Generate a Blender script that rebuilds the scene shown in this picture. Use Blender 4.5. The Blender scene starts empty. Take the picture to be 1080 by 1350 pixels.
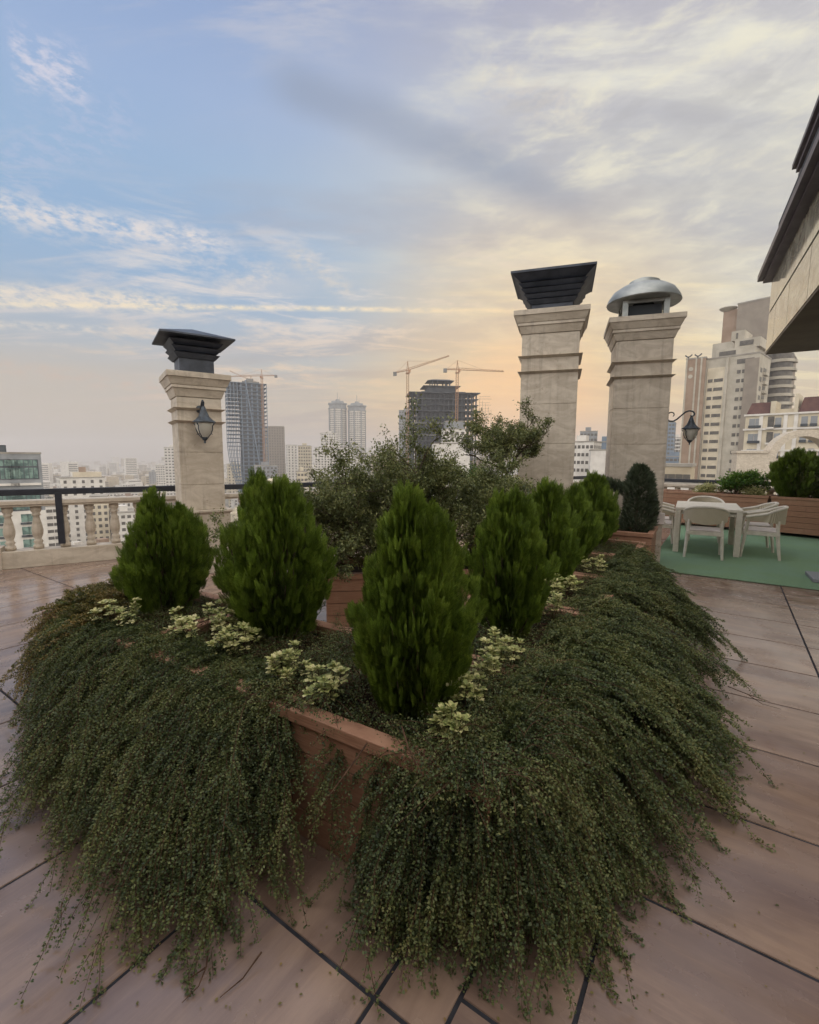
import bpy, bmesh, math, random
import numpy as np
from mathutils import Vector, Matrix
random.seed(7); RNG = np.random.default_rng(7)
S = bpy.context.scene; COL = S.collection
rad = math.radians

# ------------------------------------------------------------------ camera
EYE = 1.55; FPX = 615.0; PITCH = rad(6.68); ROLL = rad(0.3)
cam = bpy.data.cameras.new('camera'); camo = bpy.data.objects.new('camera', cam); COL.objects.link(camo)
cam.sensor_fit = 'HORIZONTAL'; cam.sensor_width = 36.0; cam.lens = 36.0*FPX/1080.0
cam.clip_start = 0.05; cam.clip_end = 30000
camo.matrix_world = Matrix.Translation((0, 0, EYE)) @ Matrix.Rotation(math.pi/2-PITCH, 4, 'X') @ Matrix.Rotation(-ROLL*-1, 4, 'Z')
S.camera = camo

def ray(x, y):
    a = (x-540)/FPX; b = -(y-675)/FPX
    a2 = a*math.cos(ROLL)-b*math.sin(ROLL); b2 = a*math.sin(ROLL)+b*math.cos(ROLL)
    Y = math.cos(PITCH)+b2*math.sin(PITCH); Z = -math.sin(PITCH)+b2*math.cos(PITCH)
    return a2/Y, Z/Y
def G(x, y, h=0.0):                       # where a sight line meets the level h
    a, c = ray(x, y); Y = (h-EYE)/c
    return Vector((a*Y, Y, h))
def D(x, y, Y):                           # the point of a sight line at distance Y
    a, c = ray(x, y)
    return Vector((a*Y, Y, EYE+c*Y))

def lin(c):
    c = c/255.0
    return c/12.92 if c <= .04045 else ((c+.055)/1.055)**2.4
def rgb(r, g, b): return (lin(r), lin(g), lin(b), 1.0)

# ------------------------------------------------------------------ node helper
class NT:
    def __init__(s, tree):
        s.t = tree; s.n = tree.nodes; s.l = tree.links
    def node(s, typ, **kw):
        n = s.n.new(typ)
        for k, v in kw.items(): setattr(n, k, v)
        return n
    def put(s, inp, v):
        if v is None: return
        if isinstance(v, bpy.types.NodeSocket): s.l.new(v, inp)
        else: inp.default_value = v
    def M(s, op, a, b=None, c=None, clamp=False):
        n = s.node('ShaderNodeMath', operation=op); n.use_clamp = clamp
        s.put(n.inputs[0], a); s.put(n.inputs[1], b)
        if c is not None: s.put(n.inputs[2], c)
        return n.outputs[0]
    def smooth(s, v, a, b, lo=0.0, hi=1.0):
        n = s.node('ShaderNodeMapRange', interpolation_type='SMOOTHSTEP')
        s.put(n.inputs[0], v); n.inputs[1].default_value = a; n.inputs[2].default_value = b
        n.inputs[3].default_value = lo; n.inputs[4].default_value = hi
        return n.outputs[0]
    def mix(s, f, a, b, blend='MIX'):
        n = s.node('ShaderNodeMix', data_type='RGBA', blend_type=blend)
        s.put(n.inputs[0], f); s.put(n.inputs[6], a); s.put(n.inputs[7], b)
        return n.outputs[2]
    def ramp(s, v, stops, interp='LINEAR'):
        n = s.node('ShaderNodeValToRGB'); cr = n.color_ramp; cr.interpolation = interp
        while len(cr.elements) > 1: cr.elements.remove(cr.elements[-1])
        for i, (p, c) in enumerate(stops):
            e = cr.elements[0] if i == 0 else cr.elements.new(p)
            e.position = p; e.color = c
        s.put(n.inputs[0], v)
        return n.outputs[0]
    def noise(s, vec, scale, detail=4, rough=.55, dist=0.0):
        n = s.node('ShaderNodeTexNoise'); s.put(n.inputs['Vector'], vec)
        n.inputs['Scale'].default_value = scale; n.inputs['Detail'].default_value = detail
        n.inputs['Roughness'].default_value = rough; n.inputs['Distortion'].default_value = dist
        return n.outputs[0]
    def xyz(s, x, y, z):
        n = s.node('ShaderNodeCombineXYZ'); s.put(n.inputs[0], x); s.put(n.inputs[1], y); s.put(n.inputs[2], z)
        return n.outputs[0]
    def mapping(s, v, loc=(0,0,0), rot=(0,0,0), scale=(1,1,1)):
        n = s.node('ShaderNodeMapping'); s.put(n.inputs[0], v)
        n.inputs[1].default_value = loc; n.inputs[2].default_value = rot; n.inputs[3].default_value = scale
        return n.outputs[0]

# ------------------------------------------------------------------ sky
SUN_AZ, SUN_EL = rad(13.5), rad(4.0)
W = bpy.data.worlds.new('World'); S.world = W; W.use_nodes = True
w = NT(W.node_tree); w.n.clear()
tc = w.node('ShaderNodeTexCoord').outputs['Generated']
sp = w.node('ShaderNodeSeparateXYZ'); w.put(sp.inputs[0], tc)
dx, dy, dz = sp.outputs
el = w.M('MULTIPLY', w.M('ARCSINE', dz), 180/math.pi)
az = w.M('MULTIPLY', w.M('ARCTAN2', dx, dy), 180/math.pi)
zz = w.M('ADD', w.M('MAXIMUM', dz, 0.0), 0.13)
px_ = w.M('DIVIDE', dx, zz); py_ = w.M('DIVIDE', dy, zz)
plane = w.xyz(px_, py_, 0.0)
def stops(lst): return [((e+5)/95.0, rgb(*c)) for e, c in lst]
en = w.M('ADD', w.M('DIVIDE', w.M('ADD', el, 5.0), 95.0), w.M('MULTIPLY', w.M('SUBTRACT', w.noise(w.mapping(plane, scale=(.5, 1.2, 1)), 1.3, 3), .5), .035))
left = w.ramp(en, stops([(-5, (176,164,146)), (0, (190,176,154)), (4, (192,180,164)), (8, (188,182,174)), (11, (170,180,190)), (16.5, (142,174,206)), (21, (134,172,210)), (27, (142,175,211)), (33, (145,172,211)), (41, (132,158,202)), (60, (112,138,188)), (90, (100,124,176))]))
right = w.ramp(en, stops([(-5, (200,150,112)), (0, (208,162,130)), (2.5, (220,178,136)), (5, (216,192,152)), (9, (200,190,166)), (14, (198,194,180)), (20, (208,206,194)), (27, (210,209,200)), (33, (198,197,198)), (41, (172,172,188)), (60, (130,142,176)), (90, (110,128,172))]))
wob = w.M('MULTIPLY', w.M('SUBTRACT', w.noise(plane, .9, 4), .5), 26.0)
mf = w.smooth(w.M('ADD', az, wob), -30, 26)
base = w.mix(mf, left, right)
# clouds: thin wind-drawn cirrus in two directions plus soft greyish sheets
cir = w.noise(w.mapping(plane, rot=(0, 0, rad(-24)), scale=(.55, 2.6, 1)), 1.6, 8, .62, .7)
cir2 = w.noise(w.mapping(plane, loc=(.4, .2, 0), rot=(0, 0, rad(38)), scale=(.75, 2.6, 1)), 2.4, 9, .62, .3)
big = w.noise(w.mapping(plane, loc=(3.1, 1.7, 0)), .8, 4, .5)
cl = w.M('MULTIPLY', w.smooth(cir, .47, .66), w.smooth(big, .40, .60))
cl2 = w.M('MULTIPLY', w.smooth(cir2, .47, .66), w.smooth(az, -12, 22))
ccol = w.mix(mf, rgb(216,208,206), rgb(238,232,208))
ccol = w.mix(w.smooth(el, 14, 4), ccol, w.mix(mf, rgb(212,186,166), rgb(246,208,140)))
fade = w.smooth(el, 1.5, 8)
c1 = w.mix(w.M('MULTIPLY', w.M('MULTIPLY', cl, .7), fade), base, ccol)
c1 = w.mix(w.M('MULTIPLY', w.M('MULTIPLY', cl2, .8), fade), c1, w.mix(w.smooth(el, 30, 8), rgb(230,228,214), rgb(242,226,180)))
# grey-mauve undersides
gr = w.noise(w.mapping(plane, loc=(7, 2, 0), rot=(0, 0, rad(-8)), scale=(.55, 1.5, 1)), 1.25, 5, .55, .4)
gm = w.M('MULTIPLY', w.smooth(gr, .46, .62), w.smooth(az, -38, -5))
c1 = w.mix(w.M('MULTIPLY', gm, .5), c1, w.mix(w.smooth(el, 16, 6), rgb(156,160,178), rgb(160,146,142)))
def band(d0, d1, half, soft, breakup, bscale=7.0, wob_amp=.004, lo=None, hi=None):
    """mask along the great circle through two sky directions"""
    n = d0.cross(d1).normalized()
    v = w.node('ShaderNodeVectorMath', operation='DOT_PRODUCT'); w.put(v.inputs[0], tc); v.inputs[1].default_value = n
    nz = w.noise(tc, bscale, 5, .6)
    off = w.M('MULTIPLY', w.M('SUBTRACT', nz, .5), wob_amp*8)
    dist = w.M('ABSOLUTE', w.M('ADD', v.outputs['Value'], off))
    m = w.smooth(dist, half+soft, half*.3)
    if breakup: m = w.M('MULTIPLY', m, w.smooth(w.noise(w.mapping(tc, scale=(2, 2, 5)), bscale*3, 6, .65), .5-breakup, .66))
    # limit along the length
    t = d1-d0; t.normalize(); a0 = d0.dot(t); a1 = d1.dot(t); L = a1-a0
    u = w.node('ShaderNodeVectorMath', operation='DOT_PRODUCT'); w.put(u.inputs[0], tc); u.inputs[1].default_value = t
    m = w.M('MULTIPLY', m, w.smooth(u.outputs['Value'], a0-.12*L, a0+.02*L))
    return w.M('MULTIPLY', m, w.smooth(u.outputs['Value'], a1+.04*L, a1-.22*L))
def DIR(x, y):
    a, c = ray(x, y); return Vector((a, 1, c)).normalized()
for (p0, p1, half, soft, br, amp, col, st) in (
    ((-60,262), (330,328), .006, .024, .18, .0035, (236,226,220), .85),
    ((-60,250), (420,392), .004, .05, .05, .006, (206,205,210), .45),
    ((-80,386), (270,404), .007, .022, .2, .003, (240,226,206), .9),
    ((60,402), (830,412), .0012, .0065, .25, .0006, (244,228,198), .95),
    ((-80,424), (240,440), .002, .009, .12, .001, (226,216,204), .75),
    ((-60,450), (120,456), .001, .004, .2, .0005, (215,205,195), .45),
    ((290,384), (380,352), .004, .022, .15, .004, (222,214,206), .5),
    ((388,330), (470,392), .003, .028, .15, .006, (228,214,196), .5),
    ((20,70), (122,112), .012, .04, .1, .006, (216,212,224), .75),
    ((0,215), (190,145), .012, .05, .08, .008, (176,188,216), .5),
    ((640,98), (800,150), .008, .04, .15, .009, (216,208,196), .5),
    ((600,520), (760,486), .006, .03, .1, .004, (246,214,146), .6),
    ((-40,478), (260,520), .002, .02, .1, .003, (206,176,156), .5)):
    m = band(DIR(*p0), DIR(*p1), half, soft, br, 7.0, amp)
    c1 = w.mix(w.M('MULTIPLY', m, st), c1, rgb(*col))
pol = w.mapping(w.xyz(w.M('DIVIDE', az, 10.0), w.M('DIVIDE', el, 10.0), 0.0), rot=(0, 0, rad(-34)), scale=(.8, 2.4, 1))
stk = w.noise(pol, 1.4, 9, .62, .25); reg = w.M('MULTIPLY', w.smooth(az, -6, 18), w.M('MULTIPLY', w.smooth(el, 6, 14), w.smooth(el, 46, 36)))
c1 = w.mix(w.M('MULTIPLY', w.M('MULTIPLY', w.smooth(stk, .46, .70), reg), .7), c1, rgb(236,231,208))
c1 = w.mix(w.M('MULTIPLY', w.M('MULTIPLY', w.smooth(stk, .50, .34), reg), .45), c1, rgb(172,172,176))
pol2 = w.mapping(w.xyz(w.M('DIVIDE', az, 10.0), w.M('DIVIDE', el, 10.0), 3.0), rot=(0, 0, rad(14)), scale=(.6, 3.4, 1))
st2 = w.noise(pol2, 1.5, 9, .66, .35); reg2 = w.M('MULTIPLY', w.M('MULTIPLY', w.smooth(az, -42, -24), w.smooth(az, 22, 4)), w.M('MULTIPLY', w.smooth(el, 3, 9), w.smooth(el, 27, 19)))
c1 = w.mix(w.M('MULTIPLY', w.M('MULTIPLY', w.smooth(st2, .50, .68), reg2), .7), c1, w.mix(w.smooth(el, 18, 7), rgb(232,222,214), rgb(240,208,170)))
m = band(DIR(390,120), DIR(830,296), .012, .036, 0, 3.0, .008)         # long dark band across the cloud sheet
c1 = w.mix(w.M('MULTIPLY', m, .60), c1, rgb(136,150,174))
m = band(DIR(372,560), DIR(600,545), .02, .03, .1, 5.0, .006)
c1 = w.mix(w.M('MULTIPLY', m, .45), c1, rgb(168,156,152))
# warm glow round the hidden sun
sd = Vector((math.sin(SUN_AZ)*math.cos(SUN_EL), math.cos(SUN_AZ)*math.cos(SUN_EL), math.sin(SUN_EL)))
v = w.node('ShaderNodeVectorMath', operation='DOT_PRODUCT'); w.put(v.inputs[0], tc); v.inputs[1].default_value = sd
g1 = w.smooth(v.outputs['Value'], math.cos(rad(26)), 1.0)
c1 = w.mix(w.M('MULTIPLY', g1, .46), c1, rgb(250,206,128))
g2 = w.smooth(v.outputs['Value'], math.cos(rad(12)), 1.0)
c1 = w.mix(w.M('MULTIPLY', g2, .5), c1, rgb(255,190,128))
nish = w.node('ShaderNodeTexSky', sky_type='NISHITA'); nish.sun_disc = False
nish.sun_elevation = SUN_EL; nish.sun_rotation = SUN_AZ; nish.air_density = 1.2; nish.dust_density = 2.5
b1 = w.node('ShaderNodeBackground'); w.put(b1.inputs[0], nish.outputs[0]); b1.inputs[1].default_value = .06
# sky overhead and behind the camera brightened, added fill light for the terrace
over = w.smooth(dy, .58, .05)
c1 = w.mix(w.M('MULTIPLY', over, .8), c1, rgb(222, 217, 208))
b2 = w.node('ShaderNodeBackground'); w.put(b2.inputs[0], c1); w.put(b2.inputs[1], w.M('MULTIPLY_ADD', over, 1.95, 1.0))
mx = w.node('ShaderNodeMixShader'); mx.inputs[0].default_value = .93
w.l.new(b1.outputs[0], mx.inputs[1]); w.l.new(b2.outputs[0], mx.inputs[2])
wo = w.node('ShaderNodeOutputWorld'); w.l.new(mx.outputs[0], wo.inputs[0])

sun = bpy.data.lights.new('sun', 'SUN'); sun.energy = 0.5; sun.angle = rad(14); sun.color = (1, .78, .52)
suno = bpy.data.objects.new('sun', sun); COL.objects.link(suno)
suno.rotation_euler = (-sd).to_track_quat('-Z', 'Y').to_euler()
S.view_settings.view_transform = 'Standard'; S.view_settings.look = 'None'
S.view_settings.exposure = 0.17; S.view_settings.gamma = 1.0
S.render.engine = 'CYCLES'
S.cycles.max_bounces = 6; S.cycles.diffuse_bounces = 3; S.cycles.volume_bounces = 1
S.cycles.transparent_max_bounces = 8

# ------------------------------------------------------------------ tagging
def tag(o, label=None, cat=None, group=None, kind=None):
    if label: o['label'] = label
    if cat: o['category'] = cat
    if group: o['group'] = group
    if kind: o['kind'] = kind
    return o
def empty(name, loc, rz=0.0):
    o = bpy.data.objects.new(name, None); COL.objects.link(o)
    o.location = loc; o.rotation_euler = (0, 0, rz); o.empty_display_size = .1
    return o
def copy_tree(o, parent=None):
    c = o.copy(); COL.objects.link(c)
    if parent: c.parent = parent
    for ch in list(o.children): copy_tree(ch, c)
    return c

# ------------------------------------------------------------------ materials
MATS = {}
def mat(name, fn):
    m = bpy.data.materials.new(name); m.use_nodes = True
    t = NT(m.node_tree); t.n.clear()
    out = t.node('ShaderNodeOutputMaterial'); sh = fn(t); t.l.new(sh, out.inputs[0])
    MATS[name] = m; return m
def principled(t, col, rough=.6, spec=.4, metal=0.0, bump=None, bstr=.3, bdist=.01):
    p = t.node('ShaderNodeBsdfPrincipled'); t.put(p.inputs['Base Color'], col); t.put(p.inputs['Roughness'], rough)
    p.inputs['Specular IOR Level'].default_value = spec; p.inputs['Metallic'].default_value = metal
    if bump is not None:
        b = t.node('ShaderNodeBump'); b.inputs['Strength'].default_value = bstr; b.inputs['Distance'].default_value = bdist
        t.put(b.inputs['Height'], bump); t.l.new(b.outputs[0], p.inputs['Normal'])
    return p.outputs[0]
def objc(t): return t.node('ShaderNodeTexCoord').outputs['Object']
def mottled(name, ca, cb, scale=6, rough=.6, spec=.4, detail=6, bstr=.2, bdist=.004, stretch=(1,1,1), metal=0.0, lo=.35, hi=.65):
    def fn(t):
        v = t.mapping(objc(t), scale=stretch); n = t.noise(v, scale, detail, .6)
        return principled(t, t.mix(t.smooth(n, lo, hi), rgb(*ca), rgb(*cb)), rough, spec, metal, t.noise(v, scale*6, 3), bstr, bdist)
    return mat(name, fn)
def leafmat(name, cols, rough=.5, trans=.25, nscale=7.0, spec=.35):
    def fn(t):
        g = t.node('ShaderNodeNewGeometry'); r = g.outputs['Random Per Island']
        n = t.noise(objc(t), nscale, 3)
        f = t.M('ADD', t.M('MULTIPLY', r, .55), t.M('MULTIPLY', t.smooth(n, .3, .7), .45))
        k = len(cols)-1
        c = t.ramp(f, [(i/k, rgb(*c)) for i, c in enumerate(cols)])
        a = principled(t, c, rough, spec)
        tr = t.node('ShaderNodeBsdfTranslucent'); t.put(tr.inputs[0], t.mix(.35, c, rgb(110,120,30)))
        m = t.node('ShaderNodeMixShader'); m.inputs[0].default_value = trans
        t.l.new(a, m.inputs[1]); t.l.new(tr.outputs[0], m.inputs[2]); return m.outputs[0]
    return mat(name, fn)

def travertine(t):
    v = objc(t); n = t.noise(t.mapping(v, scale=(1, 1, 2.2)), 3.0, 8, .65, 1.2); n2 = t.noise(v, 14, 6, .7)
    c = t.mix(t.smooth(n, .35, .68), rgb(178,165,148), rgb(202,190,173))
    c = t.mix(t.smooth(n2, .58, .8), c, rgb(146,130,114))
    c = t.mix(t.M('MULTIPLY', t.smooth(t.noise(t.mapping(v, scale=(7, 7, .45)), 1.8, 6, .65), .5, .75), .38), c, rgb(112,100,90))
    return principled(t, c, .55, .35, 0, n2, .15, .004)
mat('travertine', travertine)
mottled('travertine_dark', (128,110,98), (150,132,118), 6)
mottled('black_metal', (34,36,44), (44,46,54), 8, .45, .5)
mottled('cap_metal', (40,46,58), (66,72,84), 5, .5, .5)
mottled('grey_metal', (146,150,148), (176,178,174), 4, .4, .5, metal=.3)
mottled('lantern_metal', (30,34,40), (64,74,84), 20, .5, .5)
def frosted(t):
    return principled(t, t.mix(t.noise(objc(t), 10, 2), rgb(186,182,170), rgb(200,196,186)), .35, .5)
mat('lantern_glass', frosted)
def board(t):
    v = objc(t); g = t.node('ShaderNodeNewGeometry').outputs['Random Per Island']
    n = t.noise(t.mapping(v, scale=(1.5, 1.5, 28)), 5, 6, .6)
    n2 = t.noise(v, 3.5, 5, .6)
    c = t.mix(t.smooth(n, .3, .7), rgb(138,100,78), rgb(162,124,100))
    c = t.mix(t.M('MULTIPLY', g, .35), c, rgb(122,88,68))
    c = t.mix(t.M('MULTIPLY', t.smooth(n2, .5, .75), .45), c, rgb(168,138,116))
    c = t.mix(t.M('MULTIPLY', t.smooth(t.noise(t.mapping(v, scale=(5, 5, 1)), 3, 6, .7), .55, .75), .45), c, rgb(96,68,54))
    return principled(t, c, .6, .3, 0, n, .25, .003)
mat('board', board)
mottled('soil', (44,34,26), (70,54,40), 30, .95, .1, bstr=.8, bdist=.02)
mottled('bark', (70,60,50), (104,92,78), 22, .9, .1, bstr=.6, bdist=.01)
mottled('twig', (60,42,32), (88,66,50), 25, .85, .15)
def floor_mat(t):
    uv = t.node('ShaderNodeUVMap'); uv.uv_map = 'UVMap'; v = uv.outputs[0]
    g = t.node('ShaderNodeNewGeometry').outputs['Random Per Island']
    a = t.noise(t.mapping(v, scale=(.9, 3.6, 1)), 1.5, 8, .62, .3)
    b = t.noise(t.mapping(v, scale=(.5, 2.2, 1)), 1.3, 4, .55, .3)
    d = t.noise(t.mapping(v, scale=(3, 45, 1)), 2.0, 4, .6)
    c = t.mix(t.smooth(a, .30, .72), rgb(114,93,80), rgb(152,128,110))
    c = t.mix(t.M('MULTIPLY', t.smooth(b, .42, .68), .6), c, rgb(104,90,90))
    c = t.mix(t.M('MULTIPLY', t.smooth(d, .5, .8), .3), c, rgb(166,138,116))
    c = t.mix(t.M('MULTIPLY', g, .28), c, rgb(110,88,80))
    dirt = t.noise(objc(t), 2.2, 7, .7)
    c = t.mix(t.M('MULTIPLY', t.smooth(dirt, .52, .75), .22), c, rgb(90,80,76))
    r = t.smooth(t.noise(objc(t), 3.5, 5), .3, .7, .12, .32)
    return principled(t, c, r, .85, 0, d, .12, .002)
mat('floor_tile', floor_mat)
mottled('grout', (38,38,42), (54,54,58), 9, .9, .1)
def carpet(t):
    v = objc(t); n = t.noise(v, 260, 3, .7); b = t.noise(v, 1.8, 5, .6)
    c = t.mix(t.smooth(n, .3, .7), rgb(90,120,88), rgb(142,166,134))
    c = t.mix(t.M('MULTIPLY', t.smooth(b, .4, .6), .55), c, rgb(120,146,124))
    return principled(t, c, .95, .1, 0, n, .8, .01)
mat('carpet', carpet)
mottled('resin', (196,188,172), (210,202,188), 12, .5, .4)
mottled('resin_seat', (190,180,172), (204,194,186), 12, .5, .4)
def woven(t):
    v = objc(t); wv = t.node('ShaderNodeTexWave'); t.put(wv.inputs[0], v); wv.inputs['Scale'].default_value = 22
    wv.bands_direction = 'X'
    c = t.mix(wv.outputs[1], rgb(160,148,126), rgb(200,190,168))
    return principled(t, c, .6, .3, 0, wv.outputs[1], .5, .004)
mat('woven', woven)
leafmat('coton_leaf', [(44,52,36), (62,74,46), (84,94,56), (110,114,68), (120,112,68)], nscale=4, trans=.3)
leafmat('coton_leaf_brown', [(48,48,30), (78,78,42), (112,102,54), (136,114,66), (120,90,60)], nscale=5)
leafmat('thuja_leaf', [(52,68,20), (76,96,30), (102,124,42), (136,152,62)], nscale=9, trans=.35)
leafmat('olive_leaf', [(62,68,44), (92,100,62), (120,124,76), (150,146,96)], nscale=6)
leafmat('bright_leaf', [(40,70,26), (76,112,38), (120,140,60)], nscale=8)
leafmat('juniper_leaf', [(38,48,38), (58,70,54), (84,94,74), (112,118,98)], nscale=9)
leafmat('euonymus_leaf', [(84,100,52), (140,146,84), (196,188,130), (224,214,172)], nscale=11, trans=.2)
leafmat('city_leaf', [(34,44,34), (50,60,44), (66,72,52)], nscale=.05)
mat('berry', lambda t: principled(t, rgb(196,120,50), .4, .5))

# city materials
for nm, ca, cb in (('wall_white', (196,190,182), (214,208,200)), ('wall_cream', (186,174,152), (204,192,170)), ('wall_beige', (160,146,124), (176,162,140)),
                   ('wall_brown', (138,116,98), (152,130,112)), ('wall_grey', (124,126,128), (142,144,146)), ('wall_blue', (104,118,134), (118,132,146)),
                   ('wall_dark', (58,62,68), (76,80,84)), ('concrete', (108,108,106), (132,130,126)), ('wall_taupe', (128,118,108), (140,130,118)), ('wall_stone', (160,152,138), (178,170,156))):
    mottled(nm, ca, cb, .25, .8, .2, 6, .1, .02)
def glass(t):
    v = objc(t)
    return principled(t, t.mix(t.smooth(t.noise(v, .6, 3), .4, .6), rgb(44,50,56), rgb(82,92,98)), .15, .8)
mat('glass', glass)
def glass_green(t):
    return principled(t, t.mix(t.smooth(t.noise(objc(t), .5, 3), .4, .6), rgb(72,96,92), rgb(120,146,136)), .15, .8)
mat('glass_green', glass_green)
mottled('window_dark', (62,58,54), (90,84,76), .8, .5, .5)
mottled('crane_paint', (150,110,80), (170,128,92), 1, .6, .3)
mottled('roof_red', (84,58,56), (100,72,66), .5, .8, .2)
mottled('roof_flat', (134,128,120), (156,150,140), .2, .9, .1)
mottled('ground', (96,94,84), (128,122,110), .02, .95, .1)
mottled('soffit', (84,72,60), (98,86,72), 2, .7, .3)
def panel(t):
    v = objc(t); n = t.noise(t.mapping(v, scale=(1, 1, 1.6)), 1.6, 8, .65, 1.0)
    c = t.mix(t.smooth(n, .35, .68), rgb(146,140,126), rgb(192,186,168))
    c = t.mix(t.M('MULTIPLY', t.smooth(t.noise(v, 5, 5), .5, .72), .7), c, rgb(120,100,74))
    return principled(t, c, .08, .7)
mat('panel', panel)
mottled('eave', (66,58,66), (84,76,84), 3, .5, .5)
mottled('dark_tile', (36,36,42), (112,114,118), 7, .4, .6, stretch=(1, 1, 3))

# ------------------------------------------------------------------ mesh builder
class MB:
    def __init__(s): s.v = []; s.f = []; s.smooth = []
    def add(s, vs, fs, sm=False):
        o = len(s.v); s.v += [tuple(v) for v in vs]; s.f += [tuple(i+o for i in f) for f in fs]; s.smooth += [sm]*len(fs); return s
    def box(s, x0, x1, y0, y1, z0, z1, M=None):
        vs = [Vector((x, y, z)) for z in (z0, z1) for y in (y0, y1) for x in (x0, x1)]
        if M is not None: vs = [M @ v for v in vs]
        return s.add(vs, [(0,2,3,1), (4,5,7,6), (0,1,5,4), (2,6,7,3), (0,4,6,2), (1,3,7,5)])
    def taper(s, x0, x1, y0, y1, z0, z1, g):        # box whose top grows by g on all sides
        vs = [(x0,y0,z0),(x1,y0,z0),(x1,y1,z0),(x0,y1,z0),(x0-g,y0-g,z1),(x1+g,y0-g,z1),(x1+g,y1+g,z1),(x0-g,y1+g,z1)]
        return s.add(vs, [(3,2,1,0), (4,5,6,7), (0,1,5,4), (1,2,6,5), (2,3,7,6), (3,0,4,7)])
    def bar(s, a, b, r, n=4, r2=None, sm=False):
        a = Vector(a); b = Vector(b); d = (b-a).normalized(); u = d.orthogonal().normalized(); q = d.cross(u)
        r2 = r if r2 is None else r2
        vs = [a+(u*math.cos(t)+q*math.sin(t))*r for t in [2*math.pi*i/n+.785 for i in range(n)]]
        vs += [b+(u*math.cos(t)+q*math.sin(t))*r2 for t in [2*math.pi*i/n+.785 for i in range(n)]]
        fs = [(i, (i+1) % n, n+(i+1) % n, n+i) for i in range(n)]+[tuple(range(n))[::-1], tuple(range(n, 2*n))]
        return s.add(vs, fs, sm)
    def path(s, pts, r, n=6, r2=None):
        r2 = r if r2 is None else r2; N = len(pts)
        for i in range(N-1):
            s.bar(pts[i], pts[i+1], r+(r2-r)*i/(N-1), n, r+(r2-r)*(i+1)/(N-1), True)
        return s
    def lathe(s, prof, n=16, c=(0,0,0), sx=1, sy=1, M=None):
        vs = []; fs = []
        for (r, z) in prof:
            for i in range(n):
                t = 2*math.pi*(i+.5)/n; vs.append(Vector((c[0]+r*sx*math.cos(t), c[1]+r*sy*math.sin(t), c[2]+z)))
        if M is not None: vs = [M @ v for v in vs]
        for k in range(len(prof)-1):
            for i in range(n): fs.append((k*n+i, k*n+(i+1) % n, (k+1)*n+(i+1) % n, (k+1)*n+i))
        fs.append(tuple(range(n))[::-1]); fs.append(tuple(range((len(prof)-1)*n, len(prof)*n)))
        return s.add(vs, fs, True)
    def mesh(s, name, m):
        me = bpy.data.meshes.new(name); me.from_pydata(s.v, [], s.f); me.materials.append(MATS[m] if isinstance(m, str) else m)
        me.polygons.foreach_set('use_smooth', [True if q else False for q in s.smooth]); me.update(); return me
    def build(s, name, m, parent=None, bevel=0, loc=None, rz=None):
        o = bpy.data.objects.new(name, s.mesh(name, m)); COL.objects.link(o)
        if parent: o.parent = parent
        if loc is not None: o.location = loc
        if rz is not None: o.rotation_euler = (0, 0, rz)
        if bevel:
            b = o.modifiers.new('bevel', 'BEVEL'); b.width = bevel; b.segments = 2; b.limit_method = 'ANGLE'; b.angle_limit = rad(40)
        if any(s.smooth):
            try:
                es = o.modifiers.new('split', 'EDGE_SPLIT'); es.split_angle = rad(42)
            except Exception: pass
        return o

def quads_obj(name, V, m, parent=None, loc=None):
    """V: (N,4,3) array of separate four-cornered leaves"""
    N = len(V); me = bpy.data.meshes.new(name)
    me.vertices.add(N*4); me.vertices.foreach_set('co', V.reshape(-1).astype(np.float32))
    me.loops.add(N*4); me.loops.foreach_set('vertex_index', np.arange(N*4, dtype=np.int32))
    me.polygons.add(N); me.polygons.foreach_set('loop_start', np.arange(0, N*4, 4, dtype=np.int32))
    me.materials.append(MATS[m]); me.update(); me.validate()
    o = bpy.data.objects.new(name, me); COL.objects.link(o)
    if parent: o.parent = parent
    if loc is not None: o.location = loc
    return o
def norm(a): return a/np.maximum(np.linalg.norm(a, axis=-1, keepdims=True), 1e-9)
def leaves(P, Dr, Nn, L, Wd, wide=.5):
    """oval leaves: base P, direction Dr, normal Nn, length L and width Wd (arrays); slightly cupped"""
    Dr = norm(Dr); Sd = norm(np.cross(Dr, Nn)); Up = np.cross(Sd, Dr)
    L = np.asarray(L).reshape(-1, 1); Wd = np.asarray(Wd).reshape(-1, 1)
    mid = P+Dr*L*wide
    return np.stack([P, mid+Sd*Wd/2+Up*L*.12, P+Dr*L, mid-Sd*Wd/2+Up*L*.12], 1)
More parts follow.
